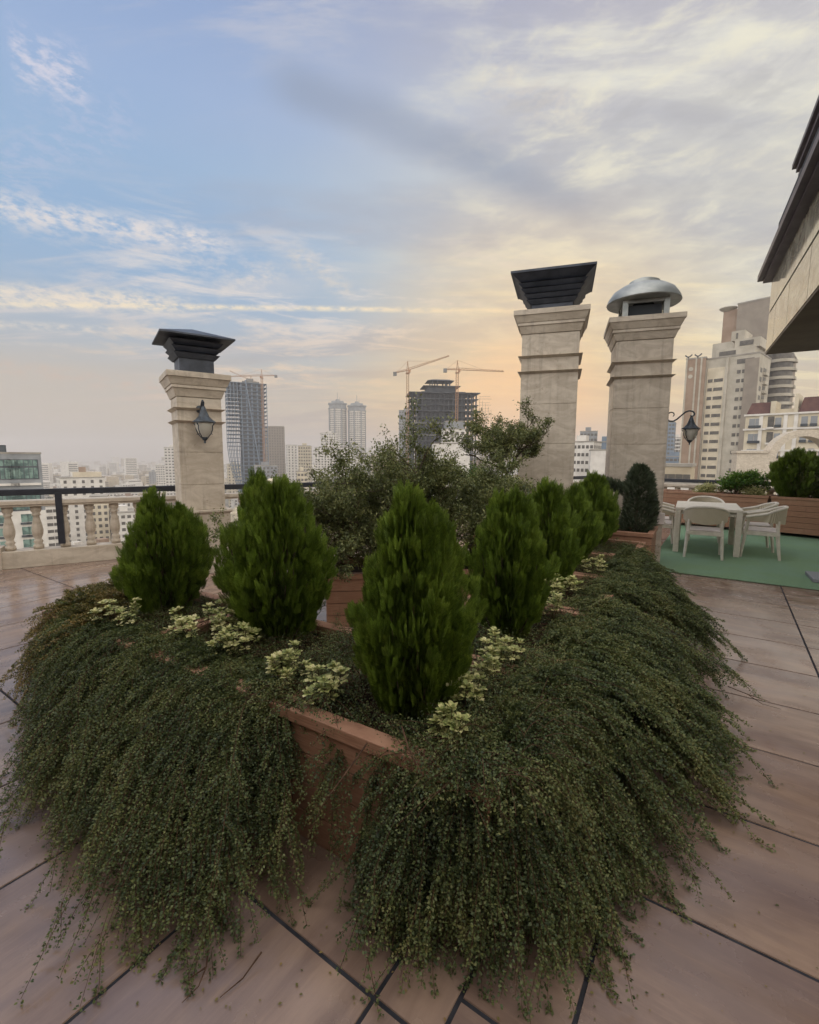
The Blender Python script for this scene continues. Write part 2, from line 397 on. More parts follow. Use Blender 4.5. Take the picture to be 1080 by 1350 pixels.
def tubes_obj(name, paths, m, parent=None, sides=3):
    """paths: list of (points (n,3), r0, r1)"""
    vs = []; fs = []; o = 0
    for P, r0, r1 in paths:
        n = len(P); T = norm(np.gradient(P, axis=0)); A = norm(np.cross(T, np.array([.3, .2, 1.0]))); B = np.cross(T, A)
        R = np.linspace(r0, r1, n)[:, None]
        ring = [P+R*(math.cos(2*math.pi*k/sides)*A+math.sin(2*math.pi*k/sides)*B) for k in range(sides)]
        vs.append(np.stack(ring, 1).reshape(-1, 3))
        i = np.arange(n-1)[:, None]*sides; k = np.arange(sides)[None, :]; k2 = (k+1) % sides
        f = np.stack([i+k, i+k2, i+sides+k2, i+sides+k], -1).reshape(-1, 4)+o
        fs.append(f); o += n*sides
    V = np.concatenate(vs); F = np.concatenate(fs); N = len(F); me = bpy.data.meshes.new(name)
    me.vertices.add(len(V)); me.vertices.foreach_set('co', V.reshape(-1).astype(np.float32))
    me.loops.add(N*4); me.loops.foreach_set('vertex_index', F.reshape(-1).astype(np.int32))
    me.polygons.add(N); me.polygons.foreach_set('loop_start', np.arange(0, N*4, 4, dtype=np.int32))
    me.polygons.foreach_set('use_smooth', [True]*N)
    me.materials.append(MATS[m]); me.update(); me.validate()
    ob = bpy.data.objects.new(name, me); COL.objects.link(ob)
    if parent: ob.parent = parent
    return ob

# ================================================================== SETTING
# terrace frame: u runs along the right wing (34 deg), w across it
TA = rad(34)
def UW(u, w_, z=0.0): return Vector((u*math.sin(TA)+w_*math.cos(TA), u*math.cos(TA)-w_*math.sin(TA), z))
L1P = Vector((-5.56, 6.20)); L1D = Vector((.857, .515)).normalized()      # left parapet line
L2P = Vector((5.44, 12.8)); L2D = Vector((.67, -.74)).normalized()        # right parapet line
def tile_floor():
    bm = bmesh.new(); uvl = bm.loops.layers.uv.new('UVMap'); gap = .0058
    def tile(u0, u1, w0, w1, along_u):
        u0 += gap; u1 -= gap; w0 += gap; w1 -= gap
        if u1-u0 < .03 or w1-w0 < .03: return
        ou, ov = random.uniform(0, 50), random.uniform(0, 50); c = .002
        def P(u, w_, z): return UW(u, w_, z)
        top = [bm.verts.new(P(u, w_, 0)) for u, w_ in ((u0+c,w0+c),(u0+c,w1-c),(u1-c,w1-c),(u1-c,w0+c))]
        low = [bm.verts.new(P(u, w_, -.006)) for u, w_ in ((u0,w0),(u0,w1),(u1,w1),(u1,w0))]
        cs = [(u0,w0),(u0,w1),(u1,w1),(u1,w0)]
        def uvof(k):
            u, w_ = cs[k]; return (u+ou, w_+ov) if along_u else (w_+ou, u+ov)
        f = bm.faces.new(top[::-1])
        for l, k in zip(f.loops, (3,2,1,0)): l[uvl].uv = uvof(k)
        for k in range(4):
            k2 = (k+1) % 4; f = bm.faces.new((top[k], top[k2], low[k2], low[k]))
            for l, q in zip(f.loops, (k, k2, k2, k)): l[uvl].uv = uvof(q)
    B = -.53
    ws = [B, -.735]; x = -.735
    while x > -17: x -= .663; ws.append(x)
    for i in range(len(ws)-1):
        u = .92-1.31*5
        while u < 17:
            tile(u, u+1.31, ws[i+1], ws[i], True); u += 1.31
    k = 0; u = 1.06-.645*8
    while u < 17:
        row = round((u-1.06)/.645)
        w_ = B
        first = .29 if row == 0 else 1.19
        tile(u, u+.645, w_, w_+first, False); w_ += first
        while w_ < 13: tile(u, u+.645, w_, w_+1.19, False); w_ += 1.19
        u += .645
    for P0, Dd in ((L1P, L1D), (L2P, L2D)):
        nn = Vector((-Dd.y, Dd.x, 0))
        bmesh.ops.bisect_plane(bm, geom=bm.verts[:]+bm.edges[:]+bm.faces[:], plane_co=(P0.x, P0.y, 0), plane_no=nn, clear_outer=True)
    me = bpy.data.meshes.new('terrace_floor'); bm.to_mesh(me); bm.free(); me.materials.append(MATS['floor_tile'])
    o = bpy.data.objects.new('terrace_floor', me); COL.objects.link(o); tag(o, kind='structure')
tile_floor()
# slab under the tiles, out to the parapets
Kc = L2P
slab = [(L1P-L1D*9), Kc, L2P+L2D*14, Vector((9, -9)), Vector((-13, -9))]
off1 = Vector((-L1D.y, L1D.x))*.34; off2 = Vector((-L2D.y, L2D.x))*.34
slab = [slab[0]+off1, Kc+off1*.8+off2*.8, slab[2]+off2, slab[3], slab[4]]
m = MB(); n = len(slab)
m.add([(p.x, p.y, -.004) for p in slab]+[(p.x, p.y, -.6) for p in slab], [tuple(range(n))]+[tuple(range(n, 2*n))[::-1]]+[(i, n+i, n+(i+1) % n, (i+1) % n) for i in range(n)])
tag(m.build('terrace_slab', 'grout'), kind='structure')
# green carpet
m = MB(); cc = [UW(7.2, -.85, .004), UW(7.2, 8, .004), UW(12.2, 8, .004), UW(12.6, -.85, .004)]
cc = [Vector((p.x, p.y, .006)) for p in cc]
def inside(p): 
    a = (p.xy-L1P); b = (p.xy-L2P); return (-L1D.y*a.x+L1D.x*a.y) < 0 and (-L2D.y*b.x+L2D.x*b.y) < 0
bm = bmesh.new(); vs = [bm.verts.new(p) for p in cc]; bm.faces.new(vs)
for P0, Dd in ((L1P, L1D), (L2P, L2D)):
    bmesh.ops.bisect_plane(bm, geom=bm.verts[:]+bm.edges[:]+bm.faces[:], plane_co=(P0.x, P0.y, 0), plane_no=(-Dd.y, Dd.x, 0), clear_outer=True)
r_ = bmesh.ops.extrude_face_region(bm, geom=bm.faces[:])
for g in r_['geom']:
    if isinstance(g, bmesh.types.BMVert): g.co.z += .008
bmesh.ops.recalc_face_normals(bm, faces=bm.faces[:])
me = bpy.data.meshes.new('artificial_turf'); bm.to_mesh(me); bm.free(); me.materials.append(MATS['carpet'])
o = bpy.data.objects.new('artificial_turf', me); COL.objects.link(o)
tag(o, 'green artificial turf carpet laid under the dining table', 'carpet')

# ------------------------------------------------------------------ parapets
def baluster_mesh():
    m = MB(); prof = [(.062,0),(.062,.05),(.042,.07),(.06,.10),(.046,.125),(.04,.14),(.062,.20),(.068,.26),(.058,.34),(.042,.42),(.036,.46),(.052,.475),(.052,.49),(.04,.505),(.058,.53),(.062,.55),(.062,.60)]
    return m.lathe(prof, 14).mesh('baluster', 'travertine')
BAL = baluster_mesh()
def parapet(name, P0, Dd, t0, t1, label, ped):
    P0 = Vector((P0.x, P0.y, 0)); ang = math.atan2(Dd.y, Dd.x); L = t1-t0
    root = empty(name, (P0+Vector((Dd.x, Dd.y, 0))*t0), ang); tag(root, label, 'balustrade')
    MB().box(0, L, .0, .26, 0, .235).build('plinth', 'travertine', root, .006)
    k = MB(); k.box(-.02, L+.02, .02, .25, .845, .875); k.box(0, L, .0, .27, .875, .93)
    k.build('top_rail', 'travertine', root, .006)
    x = .12; cnt = 0
    while x < L-.1 and cnt < 95:
        if not any(abs(x-q) < .16 for q in ped):
            b = bpy.data.objects.new('baluster', BAL); COL.objects.link(b); b.parent = root; b.location = (x, .13, .24); cnt += 1
        x += .31
    for q in ped:
        MB().box(q-.13, q+.13, -.03, .262, 0, .30).build('pedestal', 'travertine', root, .006)
    return root
ped1 = [9-.85+.02-1.0+1.42, 9-.85+1.42+2.2]
parapet('stone_balustrade', L1P, L1D, -9, 12.2, 'long pale stone balustrade with vase balusters running behind the left chimney', [8.9, 11.9, 15, 18])
parapet('stone_balustrade', L2P, L2D, .35, 9, 'pale stone balustrade behind the long brown planters on the right', [3, 6])
def railing(P0, Dd, t0, t1, h, posts, label):
    ang = math.atan2(Dd.y, Dd.x); P = Vector((P0.x, P0.y, 0))+Vector((Dd.x, Dd.y, 0))*t0
    root = empty('metal_railing', P, ang); tag(root, label, 'railing')
    MB().box(0, t1-t0, -.005, .05, h-.085, h).build('handrail', 'black_metal', root, .008)
    for q in posts: MB().box(q-t0-.04, q-t0+.04, -.01, .055, .30, h-.06).build('post', 'black_metal', root, .004)
railing(L1P, L1D, -9, 12.1, 1.09, [-2.6, .70, 4.6, 7.8, 10.8], 'black metal handrail on posts above the long stone balustrade')
railing(L2P, L2D, .4, 9, 1.06, [1, 4, 7], 'black metal handrail behind the long brown planters on the right')

# ------------------------------------------------------------------ chimneys
def chimney(base, rz, wdt, dep, H, zled, joints, bands, cap, label, name='stone_chimney', p=.05):
    root = empty(name, (base.x, base.y, 0), rz); tag(root, label, 'chimney')
    a, b = wdt/2, dep/2; g = .005
    m = MB(); z0 = zled+.05
    js = [z0]+joints+[H-.3]
    for i in range(len(js)-1):
        m.box(-a, a, -b, b, js[i]+(g if i else 0), js[i+1]-g)
        if i: m.box(-a+.004, a-.004, -b+.004, b-.004, js[i]-g, js[i]+g)
    m.build('shaft', 'travertine', root, .003)
    MB().box(-a-p, a+p, -b-p, b+p, 0, zled-.001).build('pedestal', 'travertine', root, .004)
    MB().taper(-a-p-.01, a+p+.01, -b-p-.01, b+p+.01, zled, zled+.02, .02).box(-a-p-.03, a+p+.03, -b-p-.03, b+p+.03, zled+.0205, zled+.047).build('ledge', 'travertine', root, .003)
    for z in bands:
        MB().taper(-a-.004, a+.004, -b-.004, b+.004, z, z+.03, .045).build('moulding', 'travertine', root, .002)
    c = MB(); c.taper(-a-.01, a+.01, -b-.01, b+.01, H-.30, H-.20, .035); c.box(-a-.058, a+.058, -b-.058, b+.058, H-.199, H-.16)
    c.taper(-a-.065, a+.065, -b-.065, b+.065, H-.159, H-.07, .04); c.box(-a-.115, a+.115, -b-.115, b+.115, H-.069, H)
    c.build('cornice', 'travertine', root, .004)
    if cap == 'hip':
        k = a*.78; kb = b*.78
        MB().box(-k, k, -kb, kb, H, H+.43).build('flue_box', 'cap_metal', root)
        for i in range(3): MB().taper(-k-.02-.02*i, k+.02+.02*i, -kb-.02-.02*i, kb+.02+.02*i, H+.19+.075*i, H+.245+.075*i, .05).build('louvre', 'cap_metal', root)
        e = a+.17; eb = b+.17; z = H+.43
        MB().add([(-e,-eb,z),(e,-eb,z),(e,eb,z),(-e,eb,z),(-e,-eb,z+.02),(e,-eb,z+.02),(e,eb,z+.02),(-e,eb,z+.02),(0,0,z+.17)],
                 [(3,2,1,0),(0,1,5,4),(1,2,6,5),(2,3,7,6),(3,0,4,7),(4,5,8),(5,6,8),(6,7,8),(7,4,8)]).build('roof_cap', 'cap_metal', root)
    if cap == 'flat':
        k = a*.72; kb = b*.72
        MB().box(-k, k, -kb, kb, H, H+.2).build('flue_box', 'cap_metal', root)
        for i in range(4): MB().taper(-k-.02-.035*i, k+.02+.035*i, -kb-.02-.035*i, kb+.02+.035*i, H+.12+.065*i, H+.17+.065*i, .05).build('louvre', 'cap_metal', root)
        MB().taper(-a-.04, a+.04, -b-.04, b+.04, H+.385, H+.47, .11).box(-a-.165, a+.165, -b-.165, b+.165, H+.471, H+.50).build('roof_cap', 'cap_metal', root)
    if cap == 'dome':
        k = a*.72; fr = MB()
        for sx in (-1, 1):
            for sy in (-1, 1): fr.box(sx*k-.035, sx*k+.035, sy*k-.035, sy*k+.035, H+.0, H+.34)
        fr.box(-k, k, -k-.02, -k+.02, H+.22, H+.26); fr.box(-k, k, k-.02, k+.02, H+.22, H+.26)
        fr.box(k-.02, k+.02, -k, k, H+.22, H+.26); fr.box(-k-.02, -k+.02, -k, k, H+.22, H+.26)
        fr.build('frame', 'grey_metal', root)
        MB().box(-k+.05, k-.05, -k+.05, k-.05, H, H+.2).build('flue_box', 'wall_dark', root)
        MB().lathe([(k-.12,0),(k-.12,.14)], 12, (0,0,H+.2)).build('fan_motor', 'wall_dark', root)
        MB().lathe([(a+.12,0),(a+.13,.012),(a+.11,.07),(a+.05,.16),(a-.05,.225),(.22,.25),(.205,.25),(.2,.30),(.12,.335),(.02,.345)], 32, (0,0,H+.27)).build('dome_cowl', 'grey_metal', root)
    return root

# ------------------------------------------------------------------ lanterns
def lantern(root, c, s=1.0):
    x, y, z = c     # z: top of hood
    MB().lathe([(.012,.03),(.02,.02),(.03,0),(.05,-.06),(.075,-.12),(.12,-.17),(.155,-.19),(.16,-.2),(.15,-.205)][::-1], 8, c).build('hood', 'lantern_metal', root)
    MB().lathe([(.035,-.42),(.06,-.38),(.095,-.32),(.115,-.26),(.118,-.21)], 12, c).build('glass_shade', 'lantern_glass', root)
    f = MB(); f.lathe([(.004,-.50),(.018,-.485),(.01,-.465),(.03,-.45),(.045,-.42),(.04,-.40)], 8, c)
    for k in range(4):
        t = math.pi/4+k*math.pi/2; pts = [(x+r*math.cos(t), y+r*math.sin(t), z+h) for r, h in ((.135,-.2),(.15,-.235),(.13,-.25),(.132,-.3),(.105,-.36),(.06,-.41),(.03,-.44))]
        f.path(pts, .007, 5); f.bar(pts[1], (x+.175*math.cos(t), y+.175*math.sin(t), z-.215), .005); f.bar(pts[4], (x+.125*math.cos(t), y+.125*math.sin(t), z-.375), .005)
    f.build('cage', 'lantern_metal', root)

# left chimney: front-right foot at (298,752)
FR = G(298, 752)+Vector((.13, 0, 0)); a1 = rad(34); d1 = Vector((math.cos(a1), math.sin(a1), 0)); n1 = Vector((-d1.y, d1.x, 0))
w1, dp1 = .53, .53
c1 = FR-d1*(w1/2+.08)+n1*(dp1/2+.08)
chimney(c1, a1, w1, dp1, 2.60, .80, [1.18, 1.60], [1.97, 2.13], 'hip', 'left stone chimney with dark pyramid cap and a lantern on its front')
lr = empty('wall_lantern', c1-n1*(dp1/2)+d1*.0+Vector((0, 0, 2.15)), a1); lr.scale = (.88,)*3
tag(lr, 'dark wall lantern with white glass on the front of the left chimney', 'lantern')
MB().lathe([(.06,-.01),(.055,.01),(.03,.02)], 10, (0,0,0), M=Matrix.Rotation(math.pi/2, 4, 'X')).build('wall_plate', 'lantern_metal', lr)
arm = [(0, -.02, -.05), (0, -.1, -.02), (0, -.17, .06), (0, -.23, .10), (0, -.28, .07), (0, -.27, .02)]
MB().path(arm, .022, 8, .014).path([(0,-.03,-.06),(.03,-.08,-.1),(0,-.12,-.06),(0,-.09,-.02)], .014, 6).build('bracket', 'lantern_metal', lr)
lantern(lr, (0, -.27, 0.0))

# right pair
a2 = rad(-18)
def cpos(xc, Y): p = D(xc, 600, Y); return Vector((p.x, p.y, 0))
c2 = cpos(721, 7.0); c3 = cpos(836, 7.0)
chimney(c2, a2, .76, .76, 3.56, .62, [1.12, 1.75, 2.3], [2.72, 2.93], 'flat', 'tall stone chimney with flat black louvred cap, behind the row of conifers')
chimney(c3, a2, .72, .72, 3.48, .62, [1.12, 1.75, 2.25], [2.66, 2.86], 'dome', 'tall stone chimney with grey domed cowl, behind the dark trimmed juniper', p=.012)
sc = empty('wall_lantern', c3+Vector((math.cos(a2), math.sin(a2), 0))*.36+Vector((0, 0, 2.16)), a2); sc.scale = (.76,)*3
tag(sc, 'scroll arm wall lantern on the right side of the domed chimney', 'lantern')
MB().box(0, .02, -.04, .04, -.13, .13).build('wall_plate', 'lantern_metal', sc, .006)
pts = [(.02,0,0)]
sp_ = [(.14+.075*math.cos(t)*(1-.07*i), 0, .02+.075*math.sin(t)*(1-.07*i)) for i, t in enumerate([rad(200-28*k) for k in range(10)])]
arm = [(.02,0,.01), (.05,0,-.05), (.10,0,-.09), (.17,0,-.095), (.23,0,-.06), (.30,0,.01), (.36,0,.07), (.43,0,.095), (.49,0,.08), (.52,0,.04), (.51,0,.005), (.47,0,-.01), (.45,0,.01)]
MB().path(arm, .014, 6).path([(.03,0,-.02)]+sp_, .013, 6, .008).build('bracket', 'lantern_metal', sc)
lantern(sc, (.47, 0, -.04))
# small switch box on the ledge of the domed chimney
o = MB().box(-.05, .05, -.03, .03, 0, .15).build('socket_box', 'resin_seat', None, .005, loc=G(870, 691, .68) , rz=a2)
tag(o, 'small cream socket box at the foot of the domed chimney', 'socket')

# ------------------------------------------------------------------ planters
PA = rad(31.5)
PC = Vector((.25, 1.33, 0)); PU = Vector((math.sin(PA), math.cos(PA), 0)); PW = Vector((math.cos(PA), -math.sin(PA), 0))
def PP(u, w_, z=0.0): return PC+PU*u+PW*w_+Vector((0, 0, z))
def planter(loc, rz, L, Dp, H, label, z0=0.0, soil=True, name='plank_planter', group=None):
    """boarded box; local x along L, y depth (0..Dp)"""
    root = empty(name, loc, rz); tag(root, label, 'planter', group)
    t = .022; nb = max(2, round((H-z0-.05)/.115)); bh = (H-z0-.05)/nb
    def side(x0, x1, y0, y1):
        m = MB()
        for i in range(nb):
            m.box(x0, x1, y0, y1, z0+i*bh+.003, z0+(i+1)*bh-.003)
        return m
    side(0, L, 0, t).build('front_panel', 'board', root, .0015)
    side(0, L, Dp-t, Dp).build('back_panel', 'board', root, .0015)
    side(0, t, t+.001, Dp-t-.001).build('side_panel', 'board', root, .0015)
    side(L-t, L, t+.001, Dp-t-.001).build('side_panel', 'board', root, .0015)
    r = MB(); zt = H-.05; q = .055
    r.box(-.018, L+.018, -.018, q, zt, H); r.box(-.018, L+.018, Dp-q, Dp+.018, zt, H)
    r.box(-.018, q, q+.001, Dp-q-.001, zt, H); r.box(L-q, L+.018, q+.001, Dp-q-.001, zt, H)
    r.build('rim', 'board', root, .004)
    if soil: MB().box(t+.002, L-t-.002, t+.002, Dp-t-.002, z0+.02, H-.07).build('soil', 'soil', root)
    if z0 > .03:
        for x in (.04, L-.04):
            for y in (.04, Dp-.04): MB().box(x-.02, x+.02, y-.02, y+.02, 0.012, z0).build('foot', 'black_metal', root)
    return root
Hp = .55
# front run in three boxes, right wing in four
frt = -PA
xs = [(-3.05, -2.03), (-2.02, -.86), (-.85, 0)]
labs = ['brown plank planter at the far left under the smallest conifer', 'brown plank planter buried under trailing shrub left of the exposed corner board', 'brown plank planter at the near corner with its top board exposed']
for (a, b), lb in zip(xs, labs): planter(PP(0, a), frt, b-a, .8, Hp, lb)
ur = [(.81, 1.85), (1.86, 2.9), (2.91, 3.95), (3.96, 4.95)]
labr = ['brown plank planter under the second conifer of the right wing row', 'brown plank planter in the middle of the right wing', 'brown plank planter third along the right wing', 'brown plank planter last in the right wing before the taller box']
for (a, b), lb in zip(ur, labr): planter(PP(a, -.86), frt, .86, b-a, Hp, lb)
jc = G(859.6, 706, .6)
planter(Vector((jc.x, jc.y, 0))-PW*.86, frt, .86, .8, .62, 'taller brown plank planter holding the dark trimmed juniper')
# courtyard planter of the big bush and the tree's planter
bp = D(500, 700, 3.9); planter(Vector((-.75, 4.1, 0)), rad(8), 1.5, .7, .5, 'brown plank planter under the big grey green bush')
planter(Vector((.75, 5.75, 0)), rad(-12), 1.35, .7, 1.02, 'tall reddish plank planter with the small leaning tree')
# terrace-edge row on the right
q0 = G(1011, 700, .08); q1 = D(1011, 654, q0.y); HR = q1.z
qa = G(1056.5, 706, .08); rd = Vector((qa.x-q0.x, qa.y-q0.y, 0)).normalized(); far = rd*-1
ang = math.atan2(rd.y, rd.x)
ra = rad(-48); rd = Vector((math.cos(ra), math.sin(ra), 0))
print('ROW', q0, q1, qa, math.degrees(ang))
Lf = 2.15
rowlab = ['long brown planter with yellow shrubs and a spiky dark plant', 'brown planter with a pointed conifer at the right', 'brown planter cut off by the right edge']
planter(Vector((q0.x, q0.y, 0))-rd*(Lf+.03), ra, Lf, .62, HR, rowlab[0], .08)
planter(Vector((q0.x, q0.y, 0))+rd*.03, ra, 1.0, .62, HR, rowlab[1], .08)
planter(Vector((q0.x, q0.y, 0))+rd*1.06, ra, 1.0, .62, HR, rowlab[2], .08)

# ------------------------------------------------------------------ dining set
tr = empty('dining_table', G(886.4, 728)+Vector((0, 0, .014)), -rad(31)); tag(tr, 'beige rectangular resin dining table on green carpet', 'table')
TW, TD = .92, 1.35
MB().box(0, TW, 0, TD, .70, .745).build('tabletop', 'resin', tr, .006)
MB().box(.06, TW-.06, .06, .08, .63, .70).box(.06, TW-.06, TD-.08, TD-.06, .63, .70).box(.06, .08, .081, TD-.081, .63, .70).box(TW-.08, TW-.06, .081, TD-.081, .63, .70).build('apron', 'resin', tr)
for x in (0, TW-.085):
    for y in (0, TD-.085): MB().box(x+.002, x+.083, y+.002, y+.083, 0, .70).build('leg', 'resin', tr, .006)
def make_chair():
    """faces +y (towards the table); origin at floor centre"""
    r = empty('armchair', (0, 0, 0))
    m = MB(); m.box(-.235, .235, -.22, .24, .42, .445); m.build('seat', 'resin_seat', r, .012)
    s = MB(); s.box(-.245, .245, -.23, -.2, .36, .42).box(-.245, .245, .21, .24, .36, .42).box(-.245, -.215, -.199, .209, .36, .42).box(.215, .245, -.199, .209, .36, .42)
    s.build('seat_frame', 'resin', r, .004)
    # curved back and arms in one shell
    def pt(t, hz, off):       # t -1..1 round the U
        ang = t*rad(100); rx, ry = .27+off, .25+off
        x = rx*math.sin(ang)*(1+.0*abs(t)); y = -ry*math.cos(ang)
        if abs(t) > .82: y += (abs(t)-.82)*.9
        fl = (hz-.42)*.16; return Vector((x*(1+fl), y*(1+fl)-.01, hz))
    N = 28; vs = []; fs = []
    def top(t): return .80-.16*abs(t)**2.2
    def bot(t): return .53+.06*abs(t) if abs(t) < .55 else .563+(abs(t)-.55)*.06
    for off in (0, .022):
        for i in range(N+1):
            t = -1+2*i/N
            for k in range(5): z = bot(t)+(top(t)-bot(t))*k/4; vs.append(pt(t, z, off))
    o2 = (N+1)*5
    for i in range(N):
        for k in range(4):
            a = i*5+k; fs.append((a, a+5, a+6, a+1)); fs.append((o2+a, o2+a+1, o2+a+6, o2+a+5))
        fs.append((i*5+4, i*5+9, o2+i*5+9, o2+i*5+4)); fs.append((i*5, o2+i*5, o2+i*5+5, i*5+5))
    for i in (0, N): b = i*5; fs += [(b+k, b+k+1, o2+b+k+1, o2+b+k) for k in range(4)]
    MB().add(vs, fs, True).build('backrest', 'woven', r)
    e = MB(); e.path([pt(-1+2*i/N, top(-1+2*i/N)+.004, .011) for i in range(N+1)], .021, 8); e.build('arm_rail', 'resin', r)
    for sx in (-1, 1):
        MB().path([(sx*.225,-.2,.40), (sx*.25,-.25,0)], .026, 4, .018).build('leg', 'resin', r)
        MB().path([(sx*.225,.2,.40), (sx*.24,.24,0)], .026, 4, .018).build('leg', 'resin', r)
        MB().path([(sx*.23,.2,.39), (sx*.27,.17,.62)], .026, 4, .02).build('arm_post', 'resin', r)
        MB().path([(sx*.22,-.2,.40), (sx*.215,-.20,.60)], .024, 4, .02).build('back_post', 'resin', r)
    return r
ch0 = make_chair(); TO = tr.location.copy(); ta = -rad(31)
tx = Vector((math.cos(ta), math.sin(ta), 0)); ty = Vector((-math.sin(ta), math.cos(ta), 0))
spots = [(TW*.46, -.15, 0, 'beige armchair seen from behind at the near end of the table'),
         (TW*.5, TD+.25, 180, 'beige armchair at the far end, only its rounded back showing over the table'),
         (TW+.28, .32, 84, 'beige armchair on the right side of the table, nearest the camera'),
         (TW+.25, 1.0, 92, 'beige armchair on the right side of the table, half hidden by another chair'),
         (-.22, .42, -88, 'beige armchair on the left side of the table, nearer one'),
         (-.26, 1.05, -92, 'beige armchair on the left side of the table beside the domed chimney')]
for i, (x, y, a, lb) in enumerate(spots):
    c = ch0 if i == 0 else copy_tree(ch0)
    c.location = TO+tx*x+ty*y; c.rotation_euler = (0, 0, ta+rad(a)); tag(c, lb, 'chair', 'armchairs round the dining table')
p = G(1072, 769); o = MB().box(0, .5, 0, .5, 0, .05).build('parasol_base', 'wall_grey', None, .01, loc=Vector((p.x-.02, p.y-.02, .014)), rz=rad(-31))
tag(o, 'corner of a grey slab lying on the green carpet at the right edge', 'slab')

# ================================================================== PLANTS
def rv(n): return RNG.normal(size=(n, 3))
FAN = None
def fan_template():
    """one flat upright spray, unit height, in the xz plane"""
    Q = []
    def leaf(p, ang, L, wd):
        d = np.array([math.sin(ang), 0, math.cos(ang)]); s = np.array([d[2], 0, -d[0]])
        Q.append([p, p+d*L*.45+s*wd/2, p+d*L, p+d*L*.45-s*wd/2])
    leaf(np.array([0, 0, 0.]), 0, 1.0, .05)
    for i, z in enumerate(np.linspace(.08, .8, 9)):
        for sgn in (-1, 1):
            L = .42*(1-z*.62)+.05; a = sgn*rad(34-8*z)
            p = np.array([0, 0, z]); leaf(p, a, L, .045)
            d = np.array([math.sin(a), 0, math.cos(a)])
            if i < 6:
                leaf(p+d*L*.35, a-sgn*rad(24), L*.55, .038); leaf(p+d*L*.45, a+sgn*rad(20), L*.45, .038)
    return np.array(Q)
FAN = fan_template()
def place_template(T, P, X, Y, Z, Sc):
    """T (k,4,3) at P (n,3) with axes X,Y,Z (n,3) and scale Sc (n,)"""
    Sc = Sc.reshape(-1, 1, 1, 1)
    R = T[None, ..., 0:1]*X[:, None, None, :]+T[None, ..., 1:2]*Y[:, None, None, :]+T[None, ..., 2:3]*Z[:, None, None, :]
    return (R*Sc+P[:, None, None, :]).reshape(-1, 4, 3)
def thuja(pos, H, Wd, label, seed, plumes=64, fans=64, fl=.07, peaks=((0, 0, 1.0),), group='golden green conifers in the planters'):
    global RNG
    RNG = np.random.default_rng(seed)
    root = empty('conifer', pos); tag(root, label, 'conifer', group)
    MB().bar((0,0,-.03), (0,0,H*.75), .022, 8, .006, True).build('trunk', 'bark', root)
    plumes = int(plumes*1.65); fans = int(fans*.9); jr = RNG.uniform(.66, .8)
    V = []; sticks = []
    def prof(q): return np.interp(q, [0, .12, .3, .5, .7, .85, 1.0], [.50, .86, 1.0, .80, .50, .25, .02])
    for k in range(plumes):
        q = (k+.5)/plumes; q = q**.8
        az_ = k*2.39996+RNG.uniform(-.3, .3)
        R = Wd/2*prof(q)*RNG.uniform(jr, 1.12)
        tipz = .09+H*(.12+.86*q*.97)+RNG.normal()*.025*H*(1-q); pl = H*(.46-.20*q)*RNG.uniform(.8, 1.2)
        pk = peaks[k % len(peaks)]
        tipz = tipz*(1 if q < .55 else (1+(pk[2]-1)*(q-.55)/.45))
        tip = np.array([R*math.cos(az_)+pk[0]*q, R*math.sin(az_)+pk[1]*q, tipz])*1.0
        rb = .52*R/max(prof(q), .3)*prof(max(q-.3, 0))*.9
        bot = np.array([min(rb, R*.9)*math.cos(az_)+pk[0]*q, min(rb, R*.9)*math.sin(az_)+pk[1]*q, max(tipz-pl, .0)])
        ax = tip-bot; L = np.linalg.norm(ax); ax /= L
        sticks.append((np.array([[0, 0, max(bot[2]*.6, .02)], bot, bot+(tip-bot)*.6]),   .008, .003))
        nf = int(fans*(.7+.6*(1-q)))
        s = RNG.uniform(0, 1, nf)**.9; th = RNG.uniform(0, 2*math.pi, nf)
        rho = (.014+.027*np.sin(np.pi*np.clip(s, 0, 1)**.75))*(Wd/.5)*RNG.uniform(.35, 1.05, nf)
        outr = np.array([math.cos(az_), math.sin(az_), 0]); side = np.array([-math.sin(az_), math.cos(az_), 0])
        off = np.cos(th)[:, None]*outr+np.sin(th)[:, None]*side
        P = bot+ax*(s*L)[:, None]+off*rho[:, None]-ax*(fl*.45)
        Z = norm(ax*.9+np.array([0, 0, .8])+off*.34+outr*.08+rv(nf)*.15)
        rdl = norm(P*np.array([1, 1, 0])+off*.02)
        X = norm(rdl+rv(nf)*.35); X = norm(X-Z*(X*Z).sum(1, keepdims=True)); Y = np.cross(Z, X)
        V.append(place_template(FAN, P, X, Y, Z, fl*RNG.uniform(.55, 1.35, nf)))
    quads_obj('foliage', np.concatenate(V), 'thuja_leaf', root)
    tubes_obj('branches', sticks, 'bark', root)
    return root
def base_at(x, y, h=.48):
    p = G(x, y, h); return p
